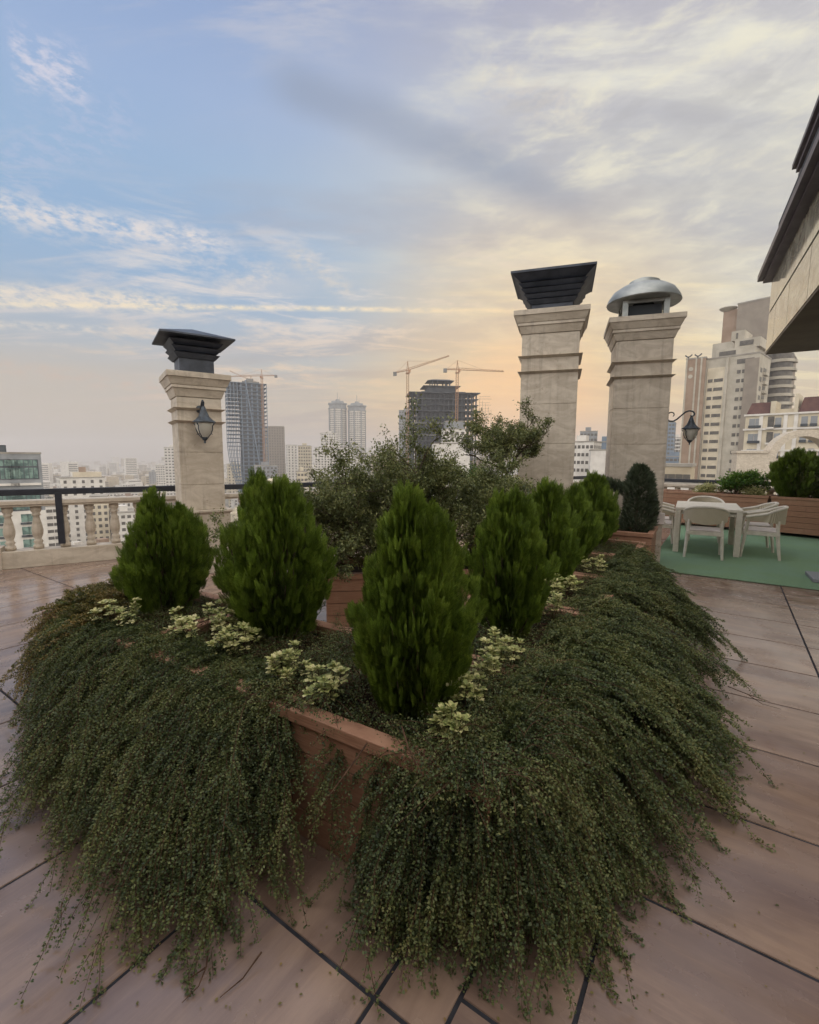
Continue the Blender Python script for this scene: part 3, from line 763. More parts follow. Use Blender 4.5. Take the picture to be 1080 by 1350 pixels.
TH = [('front corner conifer, biggest in the picture, broad with two peaks', 540, 945, 647, 178, 3, 88, 84, .062, ((0,0,1.0),(.07,0,.93),(-.02,.0,1.0),(.10,.02,.9))),
      ('conifer left of the front one, ragged pointed top against the balustrade', 370, 845, 633, 158, 4, 74, 70, .07, ((0,0,.97),(-.12,0,1.02),(.05,0,1.0))),
      ('small egg shaped conifer at the far left in front of the left chimney', 217, 812, 651, 120, 5, 62, 62, .07, ((-.03,0,1.0),(.14,0,.88))),
      ('second conifer of the right wing, right behind the front one', 670, 840, 650, 112, 6, 64, 66, .07, ((0,0,1.0),(.08,0,.95),(-.08,0,.97))),
      ('third conifer of the right wing with a narrow spire', 718, 781, 636, 82, 7, 56, 54, .085, ((-.02,0,1.0),(.06,0,.93))),
      ('fourth conifer of the right wing', 752, 748, 645, 74, 8, 50, 50, .09, ((0,0,1.0),(.05,0,.96))),
      ('last conifer of the right wing in front of the flat capped chimney', 776, 722, 627, 74, 9, 50, 50, .10, ((0,0,1.0),(.1,0,.94)))]
for lb, x, yb, yt, wpx, sd_, npl, nf, fl, pk in TH:
    p = base_at(x, yb); top = D(x, yt, p.y).z
    thuja(p, top-p.z-.03, wpx/FPX*p.y*.97, lb, sd_, npl, nf, fl, pk)

# conifer in the far row
def on_row(x, h):      # a spot over the middle of the far planter row
    a, c = ray(x, 650); nx, ny = -rd.y, rd.x
    o0 = Vector((q0.x, q0.y))+Vector((-rd.y, rd.x))*.31
    t = (a*o0.y-o0.x)/(rd.x-a*rd.y); q = o0+Vector((rd.x, rd.y))*t
    return Vector((q.x, q.y, h))
pr = on_row(1049, HR-.06); thuja(pr, D(1049, 594, pr.y).z-pr.z, 66/FPX*pr.y, 'bushy conifer in the planter row at the right edge', 12, 60, 44, .13, ((0,0,1.0),(.2,0,.93),(-.18,0,.86)))
pr = on_row(1085, HR-.06); thuja(pr, .95, .5, 'conifer cut off by the right edge of the picture', 13, 40, 36, .13)

# trailing cotoneaster ------------------------------------------------
def trailing(label, roots, ends, n, seed, leafL=.0105, matn='coton_leaf', lift=(.01, .12), kr=(.22, 1.02), height=.56, sparse=None, endjit=.07, top=.10, step=.012, stray=14):
    """roots / ends: polylines (t 0..1); each shoot runs from the planter edge over the rim and down to the floor"""
    global RNG
    RNG = np.random.default_rng(seed)
    root = empty('trailing_shrub', (0, 0, 0)); tag(root, label, 'shrub')
    Rt = np.array([tuple(p) for p in roots], float); En = np.array([tuple(p) for p in ends], float)
    def along(Pn, t):
        d = np.r_[0, np.cumsum(np.linalg.norm(np.diff(Pn, axis=0), axis=1))]; d /= d[-1]
        return np.array([np.interp(t, d, Pn[:, i]) for i in range(3)])
    LV = []; ST = []; BR = []
    NG = max(8, n//8); gt = RNG.uniform(0, 1, NG); gk = RNG.uniform(kr[0], kr[1], NG); gl = RNG.uniform(lift[0], lift[1], NG); gm = RNG.uniform(.25, .5, NG)
    gk = np.where(RNG.uniform(size=NG) < .6, RNG.uniform(.78, kr[1], NG), gk); go = RNG.uniform(.02, .26, NG); gh = RNG.uniform(-.03, .07, NG)
    for i in range(n+stray):
        st = i >= n; g = RNG.integers(0, NG)
        t = float(np.clip(gt[g]+RNG.normal()*.006, 0, 1))
        if sparse and RNG.uniform() < sparse(t): continue
        k = RNG.uniform(kr[0]**1.0, kr[1]) if not st else RNG.uniform(.95, 1.10)
        if not st: k = gk[g]*RNG.uniform(.72, 1.05)
        p0 = along(Rt, np.clip(t+RNG.normal()*.008, 0, 1)); pe = along(En, np.clip(t+RNG.normal()*.012, 0, 1))
        hv = (pe-p0)*np.array([1, 1, 0]); inward = -hv/max(np.linalg.norm(hv), .01)
        p0 = p0+inward*(go[g]+RNG.uniform(-.02, .05))
        end = p0+(pe-p0)*k; kk = min(k, 1)
        hz = height*(1-kk**1.02)*.94+(gh[g]*(1-kk*.5) if not st else 0)
        end[2] = max(.012, pe[2]*kk**2+hz+RNG.uniform(-.02, .05)) if not st else pe[2]*.8+RNG.uniform(.01, .10)
        end += RNG.normal(size=3)*np.array([endjit, endjit, 0])*(.45 if not st else 1)
        mid = p0+(end-p0)*(gm[g]+RNG.normal()*.03); mid[2] = max(p0[2], height)+gl[g]+RNG.normal()*.012
        L = np.linalg.norm(mid-p0)+np.linalg.norm(end-mid); m = max(8, int(L/step))
        s = np.linspace(0, 1, m)[:, None]
        P = (1-s)**2*p0+2*s*(1-s)*mid+s*s*end
        fr = RNG.uniform(3, 7); ph = RNG.uniform(0, 6.3, 3)
        P = P+np.sin(s*fr*np.array([1, 1.3, .8])+ph)*np.array([.022, .022, .012])*s*(1 if not st else 1.6)
        P[:, 2] = np.maximum(P[:, 2], .008)
        ST.append((P, .0024, .0009))
        T = norm(np.gradient(P, axis=0))
        # side wands at an acute angle, every wand closely set with small leaves
        PB = [P[int(m*(.08 if not st else .4)):]]; TB = [T[int(m*(.08 if not st else .4)):]]
        nb = RNG.integers(6, 12) if not st else RNG.integers(2, 5)
        for q in range(nb):
            ii = int(m*RNG.uniform(.08 if not st else .5, .97)); sgn = -1 if RNG.uniform() < .5 else 1
            upv = np.array([0, 0, 1.0])+RNG.normal(size=3)*.3; upv /= np.linalg.norm(upv)
            sdv = np.cross(T[ii], upv)*sgn; tdv = T[ii]*RNG.uniform(.7, 1.3)+sdv*RNG.uniform(.3, .9)+np.array([0, 0, RNG.uniform(-.05, .5)]); tdv /= np.linalg.norm(tdv)
            Lw = RNG.uniform(.06, .20)*(1.15 if leafL > .011 else 1); m2 = max(5, int(Lw/(step*.75))); s2 = np.linspace(0, 1, m2)[:, None]
            Q = P[ii]+tdv*Lw*s2+np.array([0, 0, -.30*Lw])*s2**2; Q[:, 2] = np.maximum(Q[:, 2], .006)
            PB.append(Q); TB.append(norm(np.gradient(Q, axis=0))); ST.append((Q, .0014, .0007))
        B = np.concatenate(PB); Tb = np.concatenate(TB); ns = len(B)
        for j in range(6 if not st else 4):
            upv = norm(np.array([0, 0, 1.0])+rv(ns)*.5); sdd = norm(np.cross(Tb, upv))*(1 if j % 2 else -1)
            base = B+Tb*RNG.uniform(-.5, .5, (ns, 1))*step+sdd*RNG.uniform(.001, .006, (ns, 1))+upv*RNG.uniform(-.002, .006, (ns, 1))
            base[:, 2] = np.maximum(base[:, 2], .004)
            dr = norm(Tb*.5+sdd*.8+upv*RNG.uniform(-.1, .5, (ns, 1))+rv(ns)*.3); nn = norm(upv+rv(ns)*.4)
            ll = leafL*RNG.uniform(.55, 1.25, ns)
            LV.append(leaves(base, dr, nn, ll, ll*.68))
        if RNG.uniform() < .10:
            q = P[int(m*RNG.uniform(.4, .95))]; BR.append(q+np.array([0, 0, .008]))
    quads_obj('foliage', np.concatenate(LV), matn, root)
    tubes_obj('stems', ST, 'twig', root)
    for q in BR[:12]:
        MB().lathe([(.0008,-.0035),(.003,-.002),(.0035,0),(.003,.002),(.0008,.0035)], 6, tuple(q)).build('berry', 'berry', root).modifiers.clear()
    print('trailing', label[:30], sum(len(x) for x in LV))
    return root
Z = .53
def RP(u, w_): return PP(u, w_, Z)
# left mass over the front run
trailing('wide dark green trailing shrub pouring over the front left planters down to the tiles',
    [RP(.06, -1.0), RP(.06, -1.3), RP(.06, -1.7), RP(.06, -2.3), RP(.05, -2.9), RP(.3, -3.0)],
    [G(362,1200), G(315,1245), G(240,1262), G(165,1255), G(90,1215), G(55,1160), G(40,1100), G(45,1040), G(45,985), G(75,930,.05)], 660, 21, stray=40)
trailing('olive brown trailing shrub at the left end reaching out sideways over the tiles',
    [RP(.05, -2.5), RP(.1, -2.95), RP(.4, -3.02), RP(.75, -3.02)],
    [G(70,985,.04), G(55,930,.10), G(50,880,.18), G(55,845,.26), G(80,812,.34), G(150,792,.42)], 240, 22, .012, 'coton_leaf_brown', lift=(.04, .16), kr=(.3, 1.05), endjit=.12, stray=14)
# front corner mass
trailing('dense green trailing shrub hanging from the near corner planter closest to the camera',
    [RP(.05, -.20), RP(.02, -.10), RP(.02, -.02), RP(.25, 0), RP(.6, -.0), RP(.9, 0)],
    [G(505,1235,.02), G(570,1265,.0), G(640,1290,.0), G(715,1305,.02), G(780,1240,.0), G(850,1185,0), G(935,1135,0)], 520, 23, stray=26, lift=(.01, .11))
trailing('thin green shoots hanging over the exposed corner board at the middle front',
    [RP(.04, -.62), RP(.04, -.40), RP(.04, -.18)],
    [G(400,1170,.03), G(430,1190,.02), G(480,1225,.02), G(530,1260,.0)], 130, 24, lift=(.02, .06), stray=8, kr=(.6, 1.04), sparse=lambda t: .85 if t < .6 else .1)
trailing('broad green trailing shrub covering the right wing planters and spreading over the tiles at right',
    [RP(.55, 0), RP(1.5, 0), RP(2.6, 0), RP(3.4, 0), RP(4.25, 0)],
    [G(930,1125,0), G(970,1065,0), G(975,1010,.0), G(965,940,.04), G(965,880,.06), G(940,838,.06), G(905,800,.06), G(872,783,.04)], 560, 25, .0135, stray=30, lift=(.01, .12), step=.014)
# low cover filling the planter tops between the conifers
def cover(label, area, n, seed, leafL, matn='coton_leaf', zlo=.47):
    """low tangle over a planter top; area = list of (u0,u1,w0,w1)"""
    global RNG
    RNG = np.random.default_rng(seed)
    root = empty('ground_cover_shrub', (0, 0, 0)); tag(root, label, 'shrub'); LV = []; ST = []
    for i in range(n):
        u0, u1, w0, w1 = area[i % len(area)]
        p = np.array(tuple(PP(RNG.uniform(u0, u1), RNG.uniform(w0, w1), zlo+RNG.uniform(0, .04))))
        a = RNG.uniform(0, 6.28); L = RNG.uniform(.12, .3); e = p+np.array([math.cos(a)*L, math.sin(a)*L, RNG.uniform(.0, .06)])
        md = (p+e)/2+np.array([0, 0, RNG.uniform(.04, .13)]); m = 16; s = np.linspace(0, 1, m)[:, None]
        P = (1-s)**2*p+2*s*(1-s)*md+s*s*e; ST.append((P, .002, .001)); T = norm(np.gradient(P, axis=0))
        for j in range(5):
            base = P+rv(m)*.012; dr = norm(T*.4+rv(m)*.8); nn = norm(np.array([0, 0, 1.])+rv(m)*.5); ll = leafL*RNG.uniform(.7, 1.2, m)
            LV.append(leaves(base, dr, nn, ll, ll*.66))
    quads_obj('foliage', np.concatenate(LV), matn, root); tubes_obj('stems', ST, 'twig', root)
cover('low green shrub carpeting the front left planter tops between the conifers', [(.08,.75,-1.6,-.05), (.08,.75,-3.0,-1.5)], 800, 31, .009)
cover('tangle of green shoots lying over the rim at the near corner', [(-.04,.35,-.20,.04), (.1,.9,-.2,.05)], 330, 33, .0105, zlo=.52)
cover('small tangle of green shoots lying over the joint of the two front planters', [(.0,.8,-1.0,-.74)], 170, 34, .0105, zlo=.53)
cover('low green shrub carpeting the right wing planter tops between the conifers', [(.8,2.6,-.8,-.02), (2.6,4.9,-.8,-.02)], 700, 32, .011)

# variegated euonymus rosettes
def euonymus(label, px, seed, n, size, spread, h=.60, matn='euonymus_leaf'):
    global RNG
    RNG = np.random.default_rng(seed)
    c = G(px[0], px[1], h+.06); c.z = h-.06
    root = empty('variegated_shrub', c); tag(root, label, 'shrub'); LV = []; ST = []
    n = int(n*1.7)
    for i in range(n):
        r = spread*math.sqrt(RNG.uniform()); a = RNG.uniform(0, 6.28); hh = RNG.uniform(.06, .15)
        tip = np.array([r*math.cos(a), r*math.sin(a), hh])
        ST.append((np.array([tip*[.5, .5, 0], tip*[.8, .8, .5], tip]), .002, .0015))
        for ring, (cnt, tilt, sc_) in enumerate(((5, .35, 1.0), (4, .75, .85), (3, 1.4, .6), (6, .15, .9))):
            for k in range(cnt):
                b = RNG.uniform(0, .8)+k*6.283/cnt
                dr = np.array([[math.cos(b), math.sin(b), tilt+RNG.normal()*.15]]); dr = norm(dr)
                nn = norm(np.array([[-math.cos(b)*tilt, -math.sin(b)*tilt, 1.]])+rv(1)*.2)
                q = tip[None]-np.array([[0, 0, .012*(3 if ring == 3 else 0)]]); L = size*sc_*RNG.uniform(.75, 1.2)
                # oval leaf from two overlapping halves: six-sided outline
                d = dr[0]; sdv = norm(np.cross(d, nn[0])); w2 = L*.30; p = q[0]+d*.004
                p1 = p+d*L*.33; p2 = p+d*L*.72; up = np.cross(sdv, d)*L*.08
                LV.append([p, p1+sdv*w2+up, p1, p1-sdv*w2+up])
                LV.append([p1+sdv*w2+up, p2+sdv*w2*.85+up, p2-sdv*w2*.85+up, p1-sdv*w2+up][:4])
                LV.append([p2+sdv*w2*.85+up, p+d*L, p2, p2-sdv*w2*.85+up][:4])
    quads_obj('foliage', np.array(LV), matn, root); tubes_obj('stems', ST, 'twig', root)
for i, a in enumerate([
    ('yellow edged shrub between the two left conifers, above the exposed board', (382, 868), 41, 9, .036, .085),
    ('yellow edged shrub left of the base of the front conifer', (428, 893), 42, 7, .034, .07),
    ('yellow edged shrub at the right foot of the front conifer, upper clump', (612, 900), 43, 9, .032, .075),
    ('yellow edged shrub hanging low at the right foot of the front conifer', (592, 945), 44, 6, .032, .05),
    ('yellow edged shrub between the front conifer and the second of the right wing', (662, 848), 45, 11, .034, .11),
    ('small yellow edged shrub right of the front conifer beside a bare board', (640, 872), 46, 5, .034, .06),
    ('patch of yellow edged shrub right of the smallest left conifer', (268, 812), 47, 16, .036, .18),
    ('patch of yellow edged shrub against the second left conifer', (310, 832), 48, 10, .036, .12),
    ('yellow flecked shrub at the far left end of the planters', (150, 800), 49, 12, .032, .14),
    ('yellow edged shrub between third and fourth conifers of the right wing', (742, 765), 50, 10, .04, .12),
    ('pale yellow shrub right of the second right wing conifer', (728, 790), 51, 6, .036, .08),
    ('tiny yellow edged shrub near the taller box', (782, 738), 52, 8, .04, .12)]): euonymus(*a)
# fallen leaves round the foot of the planting
LP = []
RNG = np.random.default_rng(90)
for q in range(230):
    p = G(RNG.uniform(20, 1060), RNG.uniform(1090, 1345), .004) if q % 3 else G(RNG.uniform(880, 1070), RNG.uniform(790, 1100), .004)
    p.x += RNG.normal()*.1; LP.append((p.x, p.y, .0045))
LP = np.array(LP); nL = len(LP); lL = RNG.uniform(.006, .015, nL)
tag(quads_obj('fallen_leaves', leaves(LP, np.c_[RNG.normal(size=(nL, 2)), np.zeros(nL)], np.c_[RNG.normal(size=(nL, 2))*.15, np.ones(nL)], lL, lL*.6), 'coton_leaf_brown'), 'tiny fallen leaves scattered over the tiles round the trailing shrubs', 'leaves', None, 'stuff')
# bare shoots over the board
def shoots(label, lst, r=.0035, name='bare_branch', m='twig'):
    root = empty(name, (0, 0, 0)); tag(root, label, 'branch')
    tubes_obj('stem', [(np.array([tuple(p) for p in q], float), r, r*.4) for q in lst], m, root, 5)
shoots('thin bare grey shoot lying across the exposed board of the corner planter', [[D(484,980,1.5), D(470,1000,1.38), D(448,1030,1.30), D(425,1062,1.28), D(405,1105,1.27)]])
shoots('pale forked shoot over the planter rim below the front conifer', [[D(530,958,1.5), D(538,985,1.40), D(548,1005,1.33), D(558,1023,1.30)]])
shoots('dead twisted twig lying on the tiles at the bottom left of centre', [[G(275,1250,.03), G(272,1275,.02), G(262,1300,.012), G(240,1322,.01)], [G(272,1275,.02), G(250,1290,.012)], [G(345,1255,.03), G(320,1290,.01), G(290,1315,.008)]], .003)
shoots('thin bare shoot resting on the tiles right of the trailing shrub', [[G(960,905,.08), G(985,915,.03), G(1005,928,.01), G(1030,935,.008)], [G(985,915,.03), G(1015,925,.02)]], .003)

# shrubs with a branching frame --------------------------------------
def branching(pos, H, spreadx, label, seed, nlv, leafL, matn, levels=4, trunk=.018, name='bush', lean=(0, 0), first=6, cat='bush', stemh=.0, flat=1.0, jit=.35, clump=.05, env=None):
    global RNG
    RNG = np.random.default_rng(seed)
    root = empty(name, pos); tag(root, label, cat)
    ST = []; tips = []
    def grow(p, d, L, r, lv):
        m = 7; P = [p]; q = p.copy(); dd = d.copy()
        for i in range(m-1):
            dd = norm(dd+RNG.normal(size=3)*.13+np.array([0, 0, .03])); q = q+dd*L/(m-1); P.append(q.copy())
        P = np.array(P); ST.append((P, r, r*.5))
        if lv >= levels-1:
            for i in range(1, m): tips.append((P[i], dd))
        if lv < levels:
            for k in range(3 if lv else 4):
                i = RNG.integers(2, m); b = norm(dd*.8+RNG.normal(size=3)*np.array([.75, .75, .5*flat])+np.array([0, 0, .12]))
                grow(P[i], b, L*RNG.uniform(.5, .78), r*.55, lv+1)
    for k in range(first):
        a = k*6.28/first+RNG.uniform(-.4, .4); sp0 = RNG.uniform(.25, 1.0)
        d = norm(np.array([math.cos(a)*sp0*spreadx/H+lean[0], math.sin(a)*sp0*spreadx/H*.7+lean[1], 1.0]))
        st = np.array([math.cos(a)*.03, math.sin(a)*.03, stemh])
        grow(st, d, H*RNG.uniform(.42, .60), trunk, 1)
    if stemh > 0: ST.append((np.array([[-lean[0]*stemh*1.2, 0, -.05], [-lean[0]*stemh*.5, 0, stemh*.5], [0, 0, stemh+.02]]), trunk*1.9, trunk*1.5))
    TP = np.array([t[0] for t in tips]); TDr = np.array([t[1] for t in tips])
    if env is not None:
        ok = env(TP); TP = TP[ok]; TDr = TDr[ok]
    i = RNG.integers(0, len(TP), nlv)
    P = TP[i]+rv(nlv)*clump; dr = norm(TDr[i]*.6+rv(nlv)*.8+np.array([0, 0, .2])); nn = norm(np.array([0, 0, 1.])+rv(nlv)*.7)
    ll = leafL*RNG.uniform(.6, 1.3, nlv)
    quads_obj('foliage', leaves(P, dr, nn, ll, ll*.5), matn, root)
    tubes_obj('branches', ST, 'bark', root, 4)
    return root
bp = D(505, 735, 4.35); bp.z = .45
branching(bp, 1.32, 1.75, 'wide grey green bush with open twiggy top in the middle of the terrace', 61, 56000, .026, 'olive_leaf', 5, .016, first=12, clump=.024)
bp = D(590, 735, 4.7); bp.z = .45
branching(bp, 1.12, 1.1, 'grey green bush merging with the wide one on its right side', 62, 30000, .028, 'olive_leaf', 5, .013, first=7, clump=.024)
bp = D(425, 740, 4.2); bp.z = .45
branching(bp, 1.0, 1.1, 'lower grey green bush on the left side of the wide one', 63, 26000, .028, 'olive_leaf', 5, .013, first=7, clump=.024)
bp = D(655, 735, 5.2); bp.z = .45
branching(bp, 1.2, 1.1, 'airy olive bush in front of the small tree, right of the wide bush', 68, 24000, .026, 'olive_leaf', 5, .012, first=8, clump=.024)
bp = D(668, 655, 6.05)
branching(bp, .90, 1.7, 'small leaning tree with layered crown before the flat capped chimney', 64, 19000, .028, 'olive_leaf', 5, .018, name='small_tree', lean=(.18, 0), first=7, cat='tree', stemh=.32, flat=.6, clump=.022)
bp = D(640, 655, 6.2); branching(bp, .45, .5, 'bright green shrub at the foot of the small tree', 65, 5000, .03, 'bright_leaf', 4, .008, clump=.04)
bp = D(628, 735, 4.6); bp.z = .3; branching(bp, .42, .3, 'little dry shrub between the front conifer and the second of the right wing', 66, 2600, .02, 'coton_leaf_brown', 4, .006, clump=.03)
o = MB().bar(D(622, 655, 4.9), D(621, 745, 4.9), .012, 8).build('support_stake', 'grey_metal'); tag(o, 'thin grey stake beside the grey green bushes', 'stake')
# dark trimmed juniper: a fat upright cone with a stub arm at the left
def juniper():
    global RNG
    RNG = np.random.default_rng(70)
    p = G(835, 704, .58)+PU*.25; H = D(838, 613, p.y).z-p.z
    root = empty('juniper', p); tag(root, 'dark trimmed columnar juniper with one arm sticking out to the left', 'shrub')
    n = 5200; q = RNG.uniform(0, 1, n); a = RNG.uniform(0, 6.28, n)
    R = np.interp(q, [0, .08, .3, .6, .85, 1], [.17, .20, .185, .165, .13, .03])*(1+.10*np.sin(a*3+q*9))*RNG.uniform(.72, 1.04, n)
    P = np.stack([R*np.cos(a)+.04*np.sin(q*3), R*np.sin(a), q*H*.97], 1)
    n2 = 900; t = RNG.uniform(0, 1, n2); P2 = np.stack([-.2-.30*t, -.08+0*t, H*.62+.10*t], 1)+rv(n2)*np.array([.03, .04, .04])*(1.1-t[:, None]*.5)
    P = np.concatenate([P, P2]); off = norm(np.concatenate([np.stack([np.cos(a), np.sin(a), 0*a], 1), np.tile([-1., 0, .3], (n2, 1))]))
    N = len(P); Zx = norm(off*.6+np.array([0, 0, .75])+rv(N)*.3); X = norm(np.cross(Zx, rv(N))); Y = np.cross(Zx, X)
    quads_obj('foliage', place_template(FAN[::2], P, X, Y, Zx, RNG.uniform(.05, .085, N)), 'juniper_leaf', root)
    MB().bar((0,0,-.04), (0,0,H*.8), .03, 8, .01, True).build('trunk', 'bark', root)
juniper()
# row plants
c = on_row(969, HR-.06)
branching(c, .62, .75, 'spiky dark green shrub in the long planter before the pale wall', 71, 6500, .055, 'bright_leaf', 4, .012, first=7, flat=.5, clump=.045)
c = on_row(930, HR-.04); branching(c, .2, .5, 'yellow flowering low shrub at the left end of the long planter', 72, 4200, .03, 'euonymus_leaf', 4, .006, clump=.05)
c = on_row(996, HR-.04); branching(c, .2, .42, 'yellow flowering low shrub at the right end of the long planter', 73, 3600, .03, 'euonymus_leaf', 4, .006, clump=.05)
c = on_row(1068, HR-.04); branching(c, .75, .4, 'loose leafy shrub behind the pointed conifer at the right edge', 74, 3500, .05, 'olive_leaf', 4, .008, clump=.06)

# ================================================================== PENTHOUSE (overhang at top right)
ZB = 3.45
kc = D(1011, 465, (ZB-EYE)/ray(1011, 465)[1])
ku = Vector((math.sin(rad(30)), math.cos(rad(30)), 0)); kw = Vector((math.cos(rad(30)), -math.sin(rad(30)), 0))
ph = empty('penthouse', (kc.x, kc.y, 0), -rad(30)); tag(ph, 'overhanging upper storey with glossy stone panels and dark eaves at the top right', 'building')
# local x = across (right), y = along u (away); corner at (0,0); body extends to -y and +x
LB = 6.2; zt = D(1012, 366, kc.y).z
pm = MB(); hh = (zt-ZB)*.52
ys = [0, -.75, -1.9, -3.2, -4.5, -5.5, -LB]
for i in range(len(ys)-1):
    pm.box(-.02, .0, ys[i+1]+.012, ys[i]-.012, ZB+.01, ZB+hh-.01)
    pm.box(-.02, .0, ys[i+1]+.006, ys[i]-.006, ZB+hh+.03, zt-.002)
for i in range(5): pm.box(i*1.3+.006, (i+1)*1.3-.006, .0, .02, ZB+.01, ZB+hh-.01).box(i*1.3+.006, (i+1)*1.3-.006, .0, .02, ZB+hh+.03, zt-.002)
pm.build('stone_panel', 'panel', ph)
MB().box(.002, 6.5, -LB, -.002, ZB, zt+.9).build('wall', 'wall_dark', ph)
MB().box(-.015, 6.5, -LB, .015, ZB-.03, ZB-.002).build('soffit', 'soffit', ph)
MB().box(-.22, 6.6, -LB, .12, zt, zt+.10).box(-.14, 6.55, -LB, .08, zt-.05, zt-.001).build('cornice', 'eave', ph)
ra_, rc_ = ray(1044, 224); sx_ = .30
tt = (ra_*(kc.y+kw.y*sx_)-(kc.x+kw.x*sx_))/(ku.x-ra_*ku.y); yy_ = kc.y+kw.y*sx_+ku.y*tt; z2 = EYE+rc_*yy_
MB().box(sx_, 6.5, -LB, tt, z2, z2+.09).box(sx_+.06, 6.5, -LB, tt-.06, z2-.10, z2-.001).box(sx_+.10, sx_+.45, tt-.32, tt-.05, z2-.34, z2-.13).box(sx_+.06, sx_+.45, tt-.34, tt-.08, z2-.60, z2-.42).build('upper_eave', 'eave', ph)
MB().box(sx_+.16, 6.45, -LB, tt-.2, zt+.101, z2-.101).build('roof', 'dark_tile', ph)
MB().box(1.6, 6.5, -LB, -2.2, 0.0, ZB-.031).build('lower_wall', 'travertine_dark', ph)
# unseen house wall behind the camera, added to darken the near floor
hb = empty('shading_house', (0, -3.6, 0), -rad(30)); tag(hb, 'unseen stone faced house block added behind the camera to shade the terrace', 'building')
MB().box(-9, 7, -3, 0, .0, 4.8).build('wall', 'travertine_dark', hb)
MB().box(-9.4, 7.4, -3.3, .4, 4.801, 5.0).build('cornice', 'eave', hb)
for x in (-6, -2, 2.2):
    f = MB().box(x, x+2.2, .001, .04, .1, 2.5).build('door', 'black_metal', hb); MB().box(x+.1, x+2.1, .041, .05, .2, 2.4).build('pane', 'glass', f)

# ================================================================== CITY
def ss(x, a, b):
    t = min(max((x-a)/(b-a), 0), 1); return t*t*(3-2*t)
def terrain(x, y):
    d = math.hypot(x, y); a = math.degrees(math.atan2(x, y))
    h = -64+6*math.sin(x*.0031+1)*math.cos(y*.0024)
    if y > 0: h += ss(a, -20, -2)*ss(d, 140, 700)*44+ss(a, -10, 8)*ss(d, 600, 1500)*12
    return h
def build_ground():
    vs = []; fs = []; na = 160
    rs = [18, 40, 70, 100, 140, 190, 250, 330, 430, 560, 720, 920, 1200, 1600, 2100, 2800, 3600, 4600]
    for r in rs:
        for k in range(na):
            t = 2*math.pi*k/na; x, y = r*math.sin(t), r*math.cos(t)+0; vs.append((x, y, terrain(x, y)))
    for i in range(len(rs)-1):
        for k in range(na): fs.append((i*na+k, i*na+(k+1) % na, (i+1)*na+(k+1) % na, (i+1)*na+k))
    fs.append(tuple(range(na))[::-1])
    o = MB().add(vs, [f[::-1] for f in fs], True).build('ground', 'ground'); o.modifiers.clear(); tag(o, kind='structure')
build_ground()
# our own building under the terrace
m = MB(); z0_, z1_ = -66, -.61
m.add([(p.x, p.y, z1_) for p in slab]+[(p.x, p.y, z0_) for p in slab], [tuple(range(n)) if False else (0,1,2,3,4)]+[(i, 5+i, 5+(i+1) % 5, (i+1) % 5) for i in range(5)])
tag(m.build('terrace_building', 'wall_beige'), 'beige building that carries the terrace', 'building')

def win_mesh(w_, h_, kind='window_dark'):
    key = (round(w_, 2), round(h_, 2), kind)
    if key not in WM:
        WM[key] = MB().box(-w_/2, w_/2, -.06, .02, 0, h_).mesh('window', kind)
    return WM[key]
WM = {}
def bld(label, x0, x1, ytop, Y, dep, wall='wall_white', yaw=0.0, win=None, side=True, floor=3.2, roofbits=True, name='apartment_building', cat='building', group=None, zbot=None, slabs=False, glassm='window_dark', ybot_view=None, rim=True):
    """a block whose front spans x0..x1 at distance Y; returns its root. local x right, y away"""
    pa = D(x0, ytop, Y); pb = D(x1, ytop, Y); cx_ = (pa.x+pb.x)/2; a0 = math.atan2(cx_, Y)
    rz = -a0+rad(yaw); Wd = (pb.x-pa.x)*math.cos(a0)/math.cos(rad(yaw))
    zt = pa.z; zb = terrain(cx_, Y)-4 if zbot is None else zbot
    root = empty(name, (cx_, Y, zb), rz); tag(root, label, cat, group)
    Hh = zt-zb; hw = Wd/2
    MB().box(-hw, hw, 0, dep, 0, Hh).build('wall', wall, root)
    if rim: MB().box(-hw-.15, hw+.15, -.15, dep+.15, Hh+.003, Hh+.5).build('roof', 'roof_flat', root)
    if roofbits: MB().box(-hw*.4, hw*.25, dep*.3, dep*.7, Hh+.5, Hh+3.0).build('stair_house', wall, root)
    if win:
        # visible storeys only (below the rail they are hidden by the terrace)
        nc, ww, wh = win; lim = EYE-zb+ray(cx_/Y*FPX+540, 745)[1]*Y if ybot_view is None else ybot_view
        wins = []
        nf = int((Hh-1.0)/floor)
        for k in range(nf):
            z = Hh-1.2-wh-k*floor
            if z < max(0.5, lim): break
            for c in range(nc):
                wins.append((-hw+(c+.5)*Wd/nc, 0.0, z, 0.0, ww))
            if side:
                ns = max(1, int(dep/(Wd/nc)*.8)); sgn = 1 if yaw > 0 else -1
                for c in range(ns): wins.append(((hw if sgn < 0 else -hw), (c+.5)*dep/ns, z, -sgn*math.pi/2, ww))
        extra = MB()
        for i, (x, y, z, r, w2) in enumerate(wins):
            if i < 99:
                o = bpy.data.objects.new('window', win_mesh(w2, wh, glassm)); COL.objects.link(o); o.parent = root; o.location = (x, y, z); o.rotation_euler = (0, 0, r)
            else:
                M = Matrix.Translation((x, y, z)) @ Matrix.Rotation(r, 4, 'Z'); extra.box(-w2/2, w2/2, -.06, .02, 0, wh, M)
        if extra.v: o = extra.build('windows', glassm, root); o['kind'] = 'stuff'
        if slabs:
            sb = MB()
            for k in range(nf+1):
                z = Hh-k*floor
                if z < max(0.5, lim): break
                sb.box(-hw-.08, hw+.08, -.09, dep+.08, z-.35, z-.03)
            sb.build('floor_band', 'wall_white', root)
    root['W'] = Wd; root['H'] = Hh
    return root
def add_box(root, x0, x1, y0, y1, z0, z1, name, m):
    return MB().box(x0, x1, y0, y1, z0, z1).build(name, m, root)

